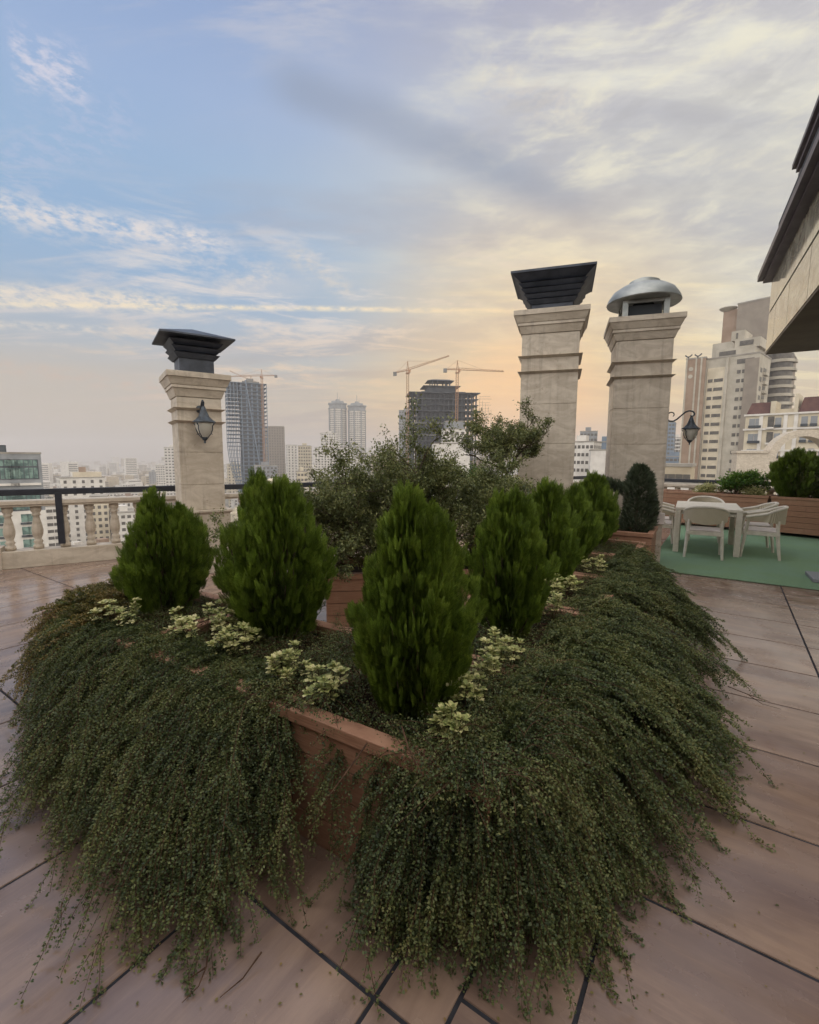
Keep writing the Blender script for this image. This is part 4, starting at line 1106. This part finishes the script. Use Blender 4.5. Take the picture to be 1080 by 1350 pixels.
# grey office at the far left: glazed two-storey bays
def office():
    Y = 120; r = bld('grey office block with tall greenish glazed bays at the left edge', -60, 56, 598, Y, 24, 'wall_grey', -2, None, name='office_building', roofbits=False)
    W_, H_ = r['W'], r['H']; hw = W_/2; px = Y/FPX/math.cos(rad(2))
    add_box(r, -10, 1.4, 2, 8, H_+.5, H_+2.3, 'roof_plant', 'wall_dark')
    for x0, x1 in ((-hw+1, -hw+5.5), (-hw+6.5, -hw+11.2), (-hw+12.4, hw-6.6-.3), (hw-5.8, hw-.7)):
        zt = H_-1.4
        for k, (a, b) in enumerate(((0, 5.2), (9.2, 13.4))):
            f = MB().box(x0, x1, -.08, .0, zt-b, zt-a).build('window', 'wall_dark', r)
            g = MB(); nx = 5; dxx = (x1-x0-.3)/nx
            for i in range(nx):
                for (p, q) in (((.15, 1.7), (2.2, 5.0)) if k == 0 else ((.15, 1.5), (1.9, 4.0))):
                    g.box(x0+.15+i*dxx+.08, x0+.15+(i+1)*dxx-.08, -.10, -.082, zt-a-q, zt-a-p)
            g.build('pane', 'glass_green', f)
        MB().box(x0-.3, x1+.3, -.5, -.001, zt-6.8, zt-6.2).build('balcony_slab', 'wall_white', r)
        for k in range(7):
            z = zt-16.5-k*3.4
            MB().box(x0+.6, x0+2.3, -.06, .02, z, z+2.1).build('window', 'glass_green', r)
            MB().box(x0+.4, x0+2.5, -.5, -.001, z-.6, z-.1).build('sill_box', 'wall_dark', r)
    MB().box(-hw-.02, hw+.02, -.03, -.001, 0, H_-15.0).build('lower_cladding', 'wall_white', r)
office()
b = bld('white apartment block with cream roof storey behind the balusters at left', 80, 139, 630, 260, 18, 'wall_white', 8, (5, 1.4, 1.7), floor=3.3)
add_box(b, -4, 9, 1, 10, b['H']+.5, b['H']+3.2, 'penthouse', 'wall_cream'); add_box(b, -1, 2, 3, 6, b['H']+3.2, b['H']+6, 'lift_house', 'wall_brown')
bld('slim white block with balconies left of the white apartment block', 60, 78, 668, 210, 16, 'wall_white', 5, (2, 2.2, 1.4), floor=3.1, roofbits=False)
bld('cream block seen between balusters right of the white apartment block', 118, 142, 655, 235, 14, 'wall_cream', -4, (3, 1.4, 1.6), floor=3.2, roofbits=False)
bld('low white block behind the balusters beside the left chimney', 150, 182, 676, 230, 18, 'wall_white', 5, (4, 1.6, 1.5), floor=3.2)
bld('long white block in the hazy middle distance left of the chimney', 140, 196, 650, 620, 20, 'wall_white', 3, (12, 2.2, 1.8))
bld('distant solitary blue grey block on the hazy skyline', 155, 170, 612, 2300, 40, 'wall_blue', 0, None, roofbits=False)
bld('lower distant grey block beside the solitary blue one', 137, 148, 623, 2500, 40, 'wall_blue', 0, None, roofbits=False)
bld('tall white tower with balcony bands touching the left side of the chimney', 216, 234, 590, 520, 20, 'wall_white', -14, (4, 2.0, 1.5), floor=3.3)
bld('hazy white mid-rise left of the tall white tower', 205, 217, 614, 640, 18, 'wall_white', -6, (4, 1.6, 1.6))
bld('hazy grey mid-rise further left of the tall white tower', 196, 207, 622, 800, 18, 'wall_grey', -6, (3, 1.8, 1.6))

# skeleton tower with bulging scaffold side
def skeleton_tower():
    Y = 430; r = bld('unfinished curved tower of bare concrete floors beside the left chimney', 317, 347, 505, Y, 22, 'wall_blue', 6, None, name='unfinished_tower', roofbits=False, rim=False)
    r['label'] = 'unfinished curved tower of bare concrete floors beside the left chimney'
    H_ = r['H']; hw = r['W']/2; N = int(H_/3.5)
    for k in range(N+1):
        z = H_-k*3.5
        if z < 20: break
        q = k*3.5; bl = 12.0-max(0, q-50)**2*.0040 if q > 50 else 12.0; bl = max(bl, 3.5); br = 3.0
        o = MB().box(-hw-bl, hw+br, -1.6, 23, z-.3, z).build('floor_slab', 'wall_blue', r)
    cl = MB()
    for x in (-hw-11.6, -hw-8.7, -hw-5.8, -hw-2.9, -hw+.2, hw+.1, hw+2.6):
        pts = []
        for k in range(0, N+1, 2):
            z = H_-k*3.5; q = k*3.5
            if z < 20: break
            bl = 12.0-max(0, q-50)**2*.0040 if q > 50 else 12.0; bl = max(bl, 3.5)
            xx = x if x > -hw else -hw+(x+hw)/12.0*bl
            pts.append((xx, -1.2, z))
        for i in range(len(pts)-1): cl.bar(pts[i], pts[i+1], .32)
        for i in range(len(pts)-1): cl.bar((pts[i][0], 22, pts[i][2]), (pts[i+1][0], 22, pts[i+1][2]), .32)
    cl.bar((-hw+4, -2.2, H_+2), (hw-5.5, -2.2, 60), .5).bar((hw+.5, -2.2, H_-50), (hw-8, -2.2, 20), .6)
    cl.build('columns', 'wall_blue', r)
    MB().box(-hw+6, hw-8, 4, 14, H_, H_+4.5).box(-hw+2, hw-3, 2, 18, H_+.001, H_+1.8).build('core_top', 'concrete', r)
    w_ = MB()
    for i in range(4):
        for k in range(34):
            z = H_-3.3-k*3.5
            if z < 20: break
            w_.box(-hw+1+i*hw/2.1, -hw+1+i*hw/2.1+3.2, -.2, .02, z, z+2.3)
    o = w_.build('openings', 'wall_dark', r); o['kind'] = 'stuff'
skeleton_tower()
bld('grey finished tower right of the unfinished curved tower', 347, 374, 562, 620, 22, 'wall_taupe', -4, (8, 1.6, 1.9), floor=3.4, roofbits=False, slabs=False)
bld('low grey building under the grey finished tower', 336, 366, 614, 400, 18, 'wall_grey', 4, (6, 1.8, 1.6), roofbits=True)
bld('white block right of the grey finished tower', 379, 392, 587, 560, 16, 'wall_white', 8, (3, 1.4, 1.7), roofbits=False)
bld('cream block with rows of windows left of the twin towers', 393, 409, 588, 480, 16, 'wall_cream', -6, (5, 1.3, 1.5))
bld('small beige house on the hillside near the yellow dome', 392, 405, 622, 300, 10, 'wall_cream', 4, (3, 1.4, 1.5))
bld('low cream house left of the unfinished tower foot', 300, 318, 612, 520, 14, 'wall_cream', 4, (4, 1.4, 1.5))
# twin towers
def twin(xc, label, ytop=533):
    Y = 760; pa = D(xc, ytop, Y); zb = terrain(pa.x, Y)-4; H_ = pa.z-zb
    r = empty('residential_tower', (pa.x, Y, zb), rad(12)); tag(r, label, 'tower', 'twin residential towers')
    R = 14.2
    MB().lathe([(R,0),(R,H_)], 8).build('wall', 'wall_white', r)
    MB().lathe([(R+1.4,H_-9),(R+1.4,H_-7.5),(R+.2,H_-7.4),(R+.2,H_-2),(R+1.6,H_-1.9),(R+1.6,H_+.2)], 8).build('crown_ring', 'wall_grey', r)
    MB().lathe([(R*.75,H_+.2),(R*.72,H_+3.5)], 8).lathe([(3.5,H_+3.5),(3.2,H_+6.5)], 8).bar((0,0,H_+6.5), (0,0,H_+17), .35).bar((4,2,H_+3.5), (4,2,H_+10), .25).build('roof_plant', 'wall_grey', r)
    # window bands on each face
    wb = MB()
    for f in range(8):
        t = 2*math.pi*(f+.5)/8+math.pi/8; nx = math.cos(t); ny = math.sin(t)
        if ny > .4: continue
        M0 = Matrix.Rotation(t+math.pi/2, 4, 'Z'); ap = R*math.cos(math.pi/8)
        for k in range(1, 34):
            z = H_-10-k*3.3
            if z < 30: break
            for cxx in (-3.2, 0, 3.2): wb.box(cxx-1.1, cxx+1.1, -ap-.12, -ap+.02, z, z+1.7, M0)
    o = wb.build('windows', 'window_dark', r); o['kind'] = 'stuff'
    bb = MB()
    for t in (0, .5, 1, 1.5): pass
    for f in range(8):
        t = 2*math.pi*(f+.5)/8
        bb.box(-.9, .9, -R-.5, -R+.8, 0, H_-9.1, Matrix.Rotation(t, 4, 'Z'))
    bb.build('pilaster', 'wall_grey', r)
twin(445, 'left one of the two matching white towers with ringed crowns', 532); twin(470.5, 'right one of the two matching white towers with ringed crowns', 535)
bld('stepped white building at the foot of the twin towers', 424, 446, 571, 640, 20, 'wall_white', 4, (7, 1.8, 1.6))
bld('broad pale building below the stepped white one, seen through the bush', 415, 470, 590, 600, 20, 'wall_white', 2, (14, 1.8, 1.6))
bld('grey white slab tower left of the big concrete frame', 526, 543, 541, 520, 20, 'wall_grey', -10, (5, 1.5, 1.7))
bld('pale block behind the bush between the towers and the concrete frame', 490, 524, 600, 480, 18, 'wall_cream', 4, (8, 1.6, 1.6))

def frame_building():
    Y = 330; r = bld('broad unfinished concrete frame building with a pavilion on top', 556, 614, 516, Y, 20, 'wall_dark', 10, None, name='unfinished_building', roofbits=False, rim=False)
    H_ = r['H']; hw = r['W']/2; fh = 4.1
    for k in range(12):
        z = H_-k*fh-1
        if z < 3: break
        ex = 1.4*(k % 3 == 0)
        MB().box(-hw-7.5-ex-(3 if k > 6 else 0), hw+8.5+ex*.6, -3.5-ex, 22, z-.55, z).build('floor_slab', 'concrete' if k in (5, 7) else 'wall_dark', r)
    c = MB()
    for x in [-hw-6.5, -hw-3.2, -hw+.2, hw+1.0, hw+3.8, hw+7]:
        for y in (-2.5, 6, 20): c.box(x-.4, x+.4, y-.4, y+.4, 2, H_-1.6)
    for i in range(9): x = -hw+3+i*(2*hw-6)/8; c.box(x-.35, x+.35, -2.8, -2.1, 2, H_-1.6)
    c.build('columns', 'wall_dark', r)
    t = MB(); z = H_
    t.box(-hw+4, hw-7, 0, 14, z, z+3.2); t.box(-hw+1, hw-4, -2, 17, z+3.21, z+3.7)
    for x in (-hw+7.5, -hw+11, hw-14, hw-11):
        for y in (1, 12): t.box(x-.4, x+.4, y-.4, y+.4, z+3.7, z+7.2)
    t.add([(-hw+4,-1.5,z+7.2),(hw-8,-1.5,z+7.2),(hw-8,15,z+7.2),(-hw+4,15,z+7.2),(-hw+8,3,z+8.6),(hw-12,3,z+8.6),(hw-12,10,z+8.6),(-hw+8,10,z+8.6)], [(3,2,1,0),(4,5,6,7),(0,1,5,4),(1,2,6,5),(2,3,7,6),(3,0,4,7)])
    t.build('pavilion', 'wall_dark', r)
    s = MB()
    for i in range(5):
        x = hw+9.5+i*2.1
        s.bar((x, -3+i*.2, 6), (x, -3+i*.2, H_-4-i*2.0), .07)
    for k in range(11):
        z = H_-5-k*fh
        if z > 6: s.bar((hw+9, -3, z), (hw+18-.3*k, -2.4, z+.2), .07); s.bar((hw+9, -3, z+1.6), (hw+17-.3*k, -2.4, z+1.8), .06)
    s.build('scaffold', 'window_dark', r)
frame_building()
bld('small white stepped villa in front of the concrete frame', 585, 614, 566, 240, 12, 'wall_white', 8, (4, 1.5, 1.6), roofbits=False)
bld('upper storey villa with wide grey roof behind the small white villa', 588, 612, 556, 252, 8, 'wall_grey', 8, None, roofbits=False)
bld('low white roofed building under the small white villa', 572, 620, 585, 225, 14, 'wall_white', 6, None, roofbits=False)

def crane(x, ytip, ymast_bot, Y, jib, cj, az_, pitch, label, s=1.0):
    pj = D(x, ytip, Y); pb = D(x, ymast_bot, Y); H_ = pj.z-pb.z; ap = H_*.0+7*s
    r = empty('tower_crane', pb, az_); tag(r, label, 'crane')
    a = .9*s; th = .17*s; zj = H_-ap; m = MB()
    for sx in (-a, a):
        for sy in (-a, a): m.bar((sx, sy, 0), (sx, sy, zj), th)
    z = 0; i = 0
    while z < zj-2*a:
        sg = 1 if i % 2 else -1
        m.bar((-a*sg, -a, z), (a*sg, -a, z+2*a), th*.6); m.bar((-a, a*sg, z), (-a, -a*sg, z+2*a), th*.6); m.bar((a*sg, a, z), (-a*sg, a, z+2*a), th*.6)
        z += 2*a; i += 1
    m.build('mast', 'crane_paint', r)
    cp, sp2 = math.cos(pitch), math.sin(pitch)
    def J(t, dy, dz): return (t*cp, dy, zj+t*sp2+dz)
    j = MB(); q = .6*s
    j.bar(J(0,-q,0), J(jib,-q*.6,0), th); j.bar(J(0,q,0), J(jib,q*.6,0), th); j.bar(J(0,0,1.5*s), J(jib,0,.5*s), th)
    nn = int(jib/(2.4*s))
    for i in range(nn):
        t0 = i*jib/nn; t1 = (i+.5)*jib/nn; j.bar(J(t0,-q,0), J(t1,0,1.3*s), th*.55); j.bar(J(t1,0,1.3*s), J((i+1)*jib/nn,-q,0), th*.55)
    j.build('jib', 'crane_paint', r)
    c = MB(); c.bar((0,-q,zj), (-cj*cp,-q,zj-cj*sp2*.6), th*1.3); c.bar((0,q,zj), (-cj*cp,q,zj-cj*sp2*.6), th*1.3); c.bar((0,0,zj+.9), (-cj*cp,0,zj-cj*sp2*.6+.5), th)
    c.build('counter_jib', 'crane_paint', r)
    MB().box(-cj*cp-1.3*s, -cj*cp+1.5*s, -1*s, 1*s, zj-cj*sp2*.6-2.2*s, zj-cj*sp2*.6+.6*s).build('counterweight', 'concrete', r)
    t = MB(); t.bar((-.6,0,zj), (0,0,zj+ap), th*1.3); t.bar((.6,0,zj), (0,0,zj+ap), th*1.3)
    t.bar((0,0,zj+ap), J(jib*.55,0,1*s), .06); t.bar((0,0,zj+ap), (-cj*cp*.9,0,zj-cj*sp2*.6), .06); t.build('apex', 'crane_paint', r)
    MB().box(.4, 2.2*s, -1.9*s, -.3*s, zj-1.8*s, zj+.2).box(-1.5*s, 1.5*s, -1.5*s, 1.5*s, zj-2.6*s, zj-1.9*s).build('cab', 'crane_paint', r)
    return r
crane(349.5, 487, 640, 425, 37, 13, rad(176), rad(-1), 'tall lattice crane standing right against the unfinished curved tower', .8)
crane(335.5, 495, 640, 455, 22, 5, rad(178), rad(24), 'smaller crane rising behind the unfinished curved tower', .7)
crane(537, 476, 620, 318, 29, 9, rad(2), rad(19), 'lattice crane with raised jib at the left end of the concrete frame', .85)
crane(602, 475, 556, 312, 30, 8, rad(-2), rad(-2.5), 'lattice crane with level jib rising over the right part of the concrete frame', .85)

# pale yellow dome
p = D(359, 641, 150); r = empty('domed_roof', p-Vector((0, 0, 14))); tag(r, 'pale yellow dome just above the handrail right of the left chimney', 'dome')
MB().lathe([(2.9*math.cos(t), 14+2.6*math.sin(t)) for t in [rad(a) for a in (0,15,30,45,60,75,89)]], 24).build('dome', 'wall_cream', r); MB().lathe([(3.2,0),(3.2,14)], 24).build('drum', 'wall_cream', r)

# between and beyond the chimneys
bld('white building with rows of small windows seen between the two right chimneys', 745, 783, 583, 190, 14, 'wall_white', -14, (7, 1.1, 1.3), floor=3.1)
bld('dark grey tower top behind the white building between the chimneys', 765, 788, 569, 300, 14, 'wall_grey', 0, (5, 1.5, 1.4))
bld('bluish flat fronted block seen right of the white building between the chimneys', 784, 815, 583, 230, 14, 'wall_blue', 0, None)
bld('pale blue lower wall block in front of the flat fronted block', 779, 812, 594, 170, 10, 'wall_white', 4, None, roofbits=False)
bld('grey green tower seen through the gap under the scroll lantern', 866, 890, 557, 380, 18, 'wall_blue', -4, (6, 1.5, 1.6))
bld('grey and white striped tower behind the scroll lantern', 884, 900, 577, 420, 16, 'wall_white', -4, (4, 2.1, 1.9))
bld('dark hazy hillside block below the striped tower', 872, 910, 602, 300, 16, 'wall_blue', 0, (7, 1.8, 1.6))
bld('low beige building with dark windows just above the right handrail', 862, 911, 615, 75, 8, 'wall_beige', -6, (5, 1.0, 1.5), floor=3.2, roofbits=False, side=False)
bld('pale ornate facade behind the right balustrade', 868, 932, 641, 62, 8, 'wall_white', -4, (5, .45, 1.5), floor=3.0, roofbits=False, side=False)

# the big right-hand complex
def complex_right():
    Y = 170
    def px(dx): return dx/FPX*Y
    a = bld('narrow brown wing with white stripes and two round holes, left of the white tower', 905, 931, 473, Y+6, 12, 'wall_brown', -6, None, name='apartment_tower', roofbits=False, ybot_view=0)
    H_ = a['H']; hw = a['W']/2
    for x in (-hw, -hw+3.0, hw-1.6): MB().box(x, x+.55, -.25, -.001, 0, H_+.2).build('stripe', 'wall_stone', a)
    for z in (H_-3.5, H_-6.2): MB().lathe([(.75,0),(.75,.15)], 16, (0,0,0), M=Matrix.Translation((-hw+1.7, -.0, z)) @ Matrix.Rotation(math.pi/2, 4, 'X')).build('round_opening', 'wall_stone', a)
    for x in (-hw+.6, -hw+3.6): MB().path([(x-1,0,H_+1.6),(x-.4,0,H_+1.0),(x,0,H_+.9),(x+.5,0,H_+1.0),(x+1.2,0,H_+1.7)], .22, 6).bar((x,0,H_),(x,0,H_+1), .2).build('roof_ornament', 'wall_dark', a)
    t = bld('tall white apartment tower with stepped top and beige window strip at right', 929, 1001, 470, Y, 16, 'wall_stone', -14, None, name='apartment_tower', roofbits=False)
    H_ = t['H']; hw = t['W']/2; W_ = t['W']
    # beige strip with wide windows
    MB().box(-hw+1.1, -hw+6.6, -.22, -.001, 0, H_-3.2).build('beige_panel', 'wall_cream', t)
    MB().box(-hw, -hw+1.0, -.7, -.001, 0, H_-.2).box(-hw+6.7, -hw+7.6, -.7, -.001, 0, H_-.2).build('pilaster', 'wall_stone', t)
    for k in range(17):
        z = H_-8.3-k*3.12
        if z < 3: break
        o = MB().box(-hw+1.5, -hw+6.2, -.30, -.221, z, z+1.15).build('window', 'window_dark', t)
        MB().box(-hw+3.0, -hw+3.4, -.33, -.301, z, z+1.15).build('sill', 'wall_cream', o)
        for q in range(3): MB().box(-hw+10.2+q*1.5, -hw+11.3+q*1.5, -.08, -.001, z+2.2, z+3.4).build('window', 'window_dark', t)
    # right flank
    MB().box(hw-4.0, hw-.1, -.5, -.001, 0, H_-1.5).build('flank', 'wall_taupe', t)
    for k in range(15):
        z = H_-6-k*3.12
        if z < 3: break
        MB().box(hw+.001, hw+.08, 2, 4.6, z, z+1.5).build('window', 'window_dark', t)
        MB().box(hw+.001, hw+.9, 6, 11, z-.6, z+.4).build('balcony', 'wall_stone', t)
        MB().box(hw+.001, hw+.08, 6.4, 10.6, z+.4, z+1.9).build('window', 'window_dark', t)
    # stepped top
    st = MB(); st.box(-hw+3, hw-2, 1.5, 15, H_+.5, H_+3.2); st.box(-hw+8, hw-1, 3.5, 15, H_+3.2, H_+6.3); st.box(-hw+6.5, hw-6, 4.5, 15, H_+6.3, H_+9.6)
    st.build('stepped_top', 'wall_stone', t)
    MB().box(-hw+4, -hw+9, 1.3, 1.49, H_+1, H_+2.4).box(-hw+9.5, hw-3, 3.3, 3.49, H_+4, H_+5.6).box(-hw+8, hw-8, 4.3, 4.49, H_+6.9, H_+8.8).box(-hw+10, -hw+15, -.1, -.001, H_-2.8, H_-1.2).build('terrace_windows', 'window_dark', t)
    g = bld('tall blank grey block rising behind the white apartment tower, partly behind the overhang', 973, 1024, 396, Y+18, 18, 'wall_taupe', -16, None, name='apartment_tower', roofbits=False)
    H_ = g['H']; hw = g['W']/2
    MB().box(-hw-5.5, -hw-.01, 2, 10, 0, H_-1.0).build('side_tower', 'wall_brown', g)
    MB().lathe([(.3,0),(1.2,.2),(2.6,1.0),(3.2,1.6),(3.0,1.75),(.3,.5)], 20, (-hw-4.2, 3, H_-1.5)).build('roof_dish', 'wall_stone', g)
    MB().box(-hw-7.5, -hw-.02, -1, 1.99, 0, H_-14).build('shoulder', 'wall_stone', g)
    c = bld('round fronted tower with stacked curved balconies at the right', 1006, 1046, 470, Y+10, 12, 'wall_taupe', -6, None, name='apartment_tower', roofbits=False)
    H_ = c['H']; hw = c['W']/2
    for k in range(16):
        z = H_-2.5-k*3.1
        if z < 3: break
        MB().lathe([(4.6,0),(4.6,1.05)], 20, (hw*.15, .5, z)).build('balcony', 'wall_stone', c)
        MB().box(-hw+.4, -hw+3.2, -.10, -.001, z+1.1, z+2.6).build('window', 'window_dark', c)
        MB().lathe([(4.05,1.05),(4.05,3.1)], 16, (hw*.15, .5, z)).build('window', 'window_dark', c)
        MB().box(hw-1.0, hw+1.2, -.4, 4, z, z+.9).build('balcony', 'wall_stone', c)
complex_right()

def mansard():
    Y = 105; r = bld('cream classical building with mansard roof pieces at the right', 980, 1120, 543, Y, 16, 'wall_cream', -6, None, name='classical_building', roofbits=False, rim=False)
    H_ = r['H']; W_ = r['W']; hw = W_/2; u = W_/140.0
    def X(px): return -hw+(px-980)*u
    for z in (H_-.4, H_-3.7, H_-8.6): MB().box(-hw-.3, hw+.3, -.35, -.001, z, z+.4).build('cornice', 'wall_white', r)
    for a, b, h_, in ((981, 1014, 2.6), (1053, 1100, 3.2)):
        x0, x1 = X(a), X(b); z = H_+.01
        MB().add([(x0,-.2,z),(x1,-.2,z),(x1,8,z),(x0,8,z),(x0+.7,.8,z+h_),(x1,.8,z+h_),(x1,8,z+h_),(x0+.7,8,z+h_)], [(3,2,1,0),(4,5,6,7),(0,1,5,4),(1,2,6,5),(2,3,7,6),(3,0,4,7)]).build('mansard_roof', 'roof_red', r)
    MB().box(X(1015), X(1022), -.3, 7, H_+.01, H_+2.7).box(X(1047), X(1052), -.3, 7, H_+.01, H_+4).box(X(1014.5), X(1053), .5, 8, H_+.02, H_+.9).build('parapet_block', 'wall_cream', r)
    for x in (1003, 1037, 1051): MB().box(X(x)-.35, X(x)+.35, -.25, -.001, 0, H_-.5).build('pilaster', 'wall_white', r)
    for k in range(4):
        z = H_-3.2-k*3.5
        for x in (990, 999, 1027, 1062, 1074, 1088): MB().box(X(x)-.55, X(x)+.55, -.08, -.001, z+.3, z+2.2).build('window', 'wall_grey', r); MB().box(X(x)-.6, X(x)+.6, -.5, -.081, z+.05, z+.6).build('balcony', 'wall_dark', r)
        MB().box(X(1012.5), X(1021.5), -.10, -.001, z+.1, z+2.5).build('window', 'window_dark', r); MB().box(X(1012), X(1022), -.9, -.101, z-.3, z+.1).build('balcony', 'wall_white', r)
mansard()
def archwall():
    Y = 42; p = D(1063, 566, Y)
    rr = empty('stone_arch', (p.x, Y, -14), rad(-24)); tag(rr, 'beige stone wall with a big round arch behind the right planters', 'arch')
    H_ = p.z+14; R = 2.55; Ri = 1.95; zc = H_-R; m = MB(); N = 20; d = 2.2
    for i in range(N):
        t0, t1 = math.pi*i/N, math.pi*(i+1)/N
        vs = [(Ro*math.cos(t), y, zc+Ro*math.sin(t)) for y in (0, d) for t in (t0, t1) for Ro in (Ri, R)]
        m.add(vs, [(0,1,3,2), (4,6,7,5), (1,5,7,3), (0,2,6,4)])
    m.build('arch_ring', 'travertine', rr)
    w_ = MB(); zt = D(1000, 597, Y).z+14
    w_.box(-R-2.4, -Ri-.002, .02, d-.02, 0, zt); w_.box(Ri+.002, R+3, .02, d-.02, 0, zc); w_.box(-R, -Ri-.003, .01, d-.01, zt, zc-.001) if zc > zt else None
    w_.build('wall', 'travertine', rr)
    MB().box(-R-2.5, -R-.05, -.1, d, zt+.001, zt+.2).build('coping', 'travertine', rr)
archwall()

# spread of ordinary houses --------------------------------------------------
def city():
    rng = random.Random(11); meshes = []
    for k in range(8):
        wl = ['wall_white', 'wall_cream', 'wall_beige', 'wall_grey', 'wall_white', 'wall_brown', 'wall_cream', 'wall_taupe'][k]
        wd, dp, fl = rng.uniform(10, 18), rng.uniform(10, 16), rng.choice([4, 5, 6, 7]); H_ = fl*3.2
        a = MB().box(-wd/2, wd/2, 0, dp, -12, H_).box(-wd/2-.15, wd/2+.15, -.15, dp+.15, H_+.01, H_+.7).box(-2, 2, dp*.4, dp*.7, H_+.7, H_+3.2).box(-wd*.4, -wd*.4+1.5, 1, 3, H_+.7, H_+1.8).box(wd*.2, wd*.2+1.2, dp-3, dp-1.5, H_+.7, H_+2).bar((wd*.3, 2, H_+.7), (wd*.3, 2, H_+4.5), .08).box(-wd/2+1, -wd/2+4, -1.0, -.15, 3, H_-1).mesh('wall', wl)
        wv = MB(); nc = int(wd/2.8)
        for f in range(fl):
            for c in range(nc):
                x = -wd/2+(c+.5)*wd/nc; z = f*3.2+1; wv.box(x-.75, x+.75, -.08, .0, z, z+1.6)
            for c in range(3): y = (c+.5)*dp/3; z = f*3.2+1; wv.box(wd/2, wd/2+.08, y-.7, y+.7, z, z+1.6); wv.box(-wd/2-.08, -wd/2, y-.7, y+.7, z, z+1.6)
        meshes.append((a, wv.mesh('windows', 'window_dark')))
    placed = 0; tries = 0; pts = []
    while placed < 285 and tries < 9000:
        tries += 1
        azd = rng.uniform(-42.5, 40); dd = 150+(rng.random()**1.25)*950
        if abs(azd+14.5) < 4.5 and 380 < dd < 480: continue
        x, y = dd*math.sin(rad(azd)), dd*math.cos(rad(azd))
        if any((x-q[0])**2+(y-q[1])**2 < (16+dd*.006)**2 for q in pts): continue
        if azd > 18 and dd < 330: continue
        if azd < -20 and dd < 300 and rng.random() < .5: continue
        pts.append((x, y)); k = rng.randrange(8); a, wn = meshes[k]
        o = bpy.data.objects.new('city_house', a); COL.objects.link(o); o.location = (x, y, terrain(x, y)); rz = rng.uniform(-.5, .5)-rad(azd); o.rotation_euler = (0, 0, rz)
        s = rng.uniform(.8, 1.35); o.scale = (rng.uniform(.8, 1.3), 1, s)
        cn = ['white', 'cream', 'beige', 'grey', 'white', 'brown', 'pale cream', 'taupe'][k]
        lm = [(-38, 'behind the left balustrade by the grey office block'), (-33, 'right of the grey office block'), (-28.5, 'towards the solitary blue grey block'), (-22, 'behind the left chimney'),
              (-17, 'round the foot of the unfinished curved tower'), (-12, 'right of the grey finished tower'), (-5, 'below the twin towers'), (2, 'left of the concrete frame building'), (9, 'below the concrete frame building'),
              (18, 'behind the small tree'), (25, 'between the two right chimneys'), (90, 'right of the scroll lantern')]
        pl = next(q for e, q in lm if azd < e)
        ds = 'near' if dd < 350 else 'middle distance' if dd < 650 else 'far hazy'
        sz = 'tall' if s > 1.15 else 'low' if s < .95 else 'mid height'
        ds = 'distant' if ds == 'middle distance' else ds
        if cn == 'pale cream': cn = 'ivory'
        tag(o, f'{sz} {cn} {ds} city block {pl}', 'building', 'houses of the city spread below the terrace')
        c = bpy.data.objects.new('windows', wn); COL.objects.link(c); c.parent = o; placed += 1
    print('houses', placed)
    # far mass: one object
    fm = MB(); fw = MB()
    for i in range(3800):
        azd = rng.uniform(-44, 42); dd = 900+(rng.random()**1.3)*3300; x, y = dd*math.sin(rad(azd)), dd*math.cos(rad(azd)); z = terrain(x, y)
        wd, dp, H_ = rng.uniform(10, 26), rng.uniform(10, 20), rng.choice([10, 14, 17, 20, 24, 30]) if rng.random() > .03 else rng.uniform(35, 60)
        M = Matrix.Translation((x, y, z)) @ Matrix.Rotation(rng.uniform(-.6, .6)-rad(azd), 4, 'Z')
        (fm if rng.random() < .6 else fw).box(-wd/2, wd/2, 0, dp, -3, H_, M)
        if dd < 2000 and rng.random() < .8:
            for f in range(int(H_/3.3)): FWN.box(-wd/2+1, wd/2-1, -.15, 0, f*3.3+1, f*3.3+2.3, M)
    for mb, mt in ((fm, 'wall_white'), (fw, 'wall_beige'), (FWN, 'window_dark')):
        o = mb.build('distant_city', mt); tag(o, 'mass of far off city blocks fading into haze under the skyline', 'city', None, 'stuff')
FWN = MB()
city()
def city_trees():
    rng = np.random.default_rng(5); P = []
    for i in range(420):
        a = rad(rng.uniform(-43, 40)); d = 110+rng.uniform()**1.4*900
        if rng.uniform() < .35: a = rad(rng.uniform(-17, -8)); d = rng.uniform(300, 620)
        x, y = d*math.sin(a), d*math.cos(a); z = terrain(x, y); R = rng.uniform(4, 8)
        u = rng.normal(size=(150, 3)); u /= np.linalg.norm(u, axis=1, keepdims=True)
        P.append(np.array([x, y, z+R])+u*R*rng.uniform(.6, 1.05, (150, 1))*np.array([1, 1, 1.15]))
    P = np.concatenate(P); n = len(P); ll = rng.uniform(1.2, 2.4, n)
    o = quads_obj('city_trees', leaves(P, rng.normal(size=(n, 3)), rng.normal(size=(n, 3)), ll, ll*.8), 'city_leaf')
    tag(o, 'dark green street and hillside trees scattered between the city blocks', 'trees', None, 'stuff')
city_trees()

# ------------------------------------------------------------------ haze
hz = bpy.data.materials.new('haze'); hz.use_nodes = True; t = NT(hz.node_tree); t.n.clear()
pv = t.node('ShaderNodeVolumePrincipled'); pv.inputs['Color'].default_value = rgb(226,222,222); pv.inputs['Density'].default_value = .0005; pv.inputs['Anisotropy'].default_value = .25
t.l.new(pv.outputs[0], t.node('ShaderNodeOutputMaterial').inputs['Volume']); MATS['haze'] = hz
o = MB().box(-4700, 4700, -4700, 4700, -76, 150).build('haze', 'haze'); tag(o, 'thin pale haze over the city', 'haze', None, 'stuff')
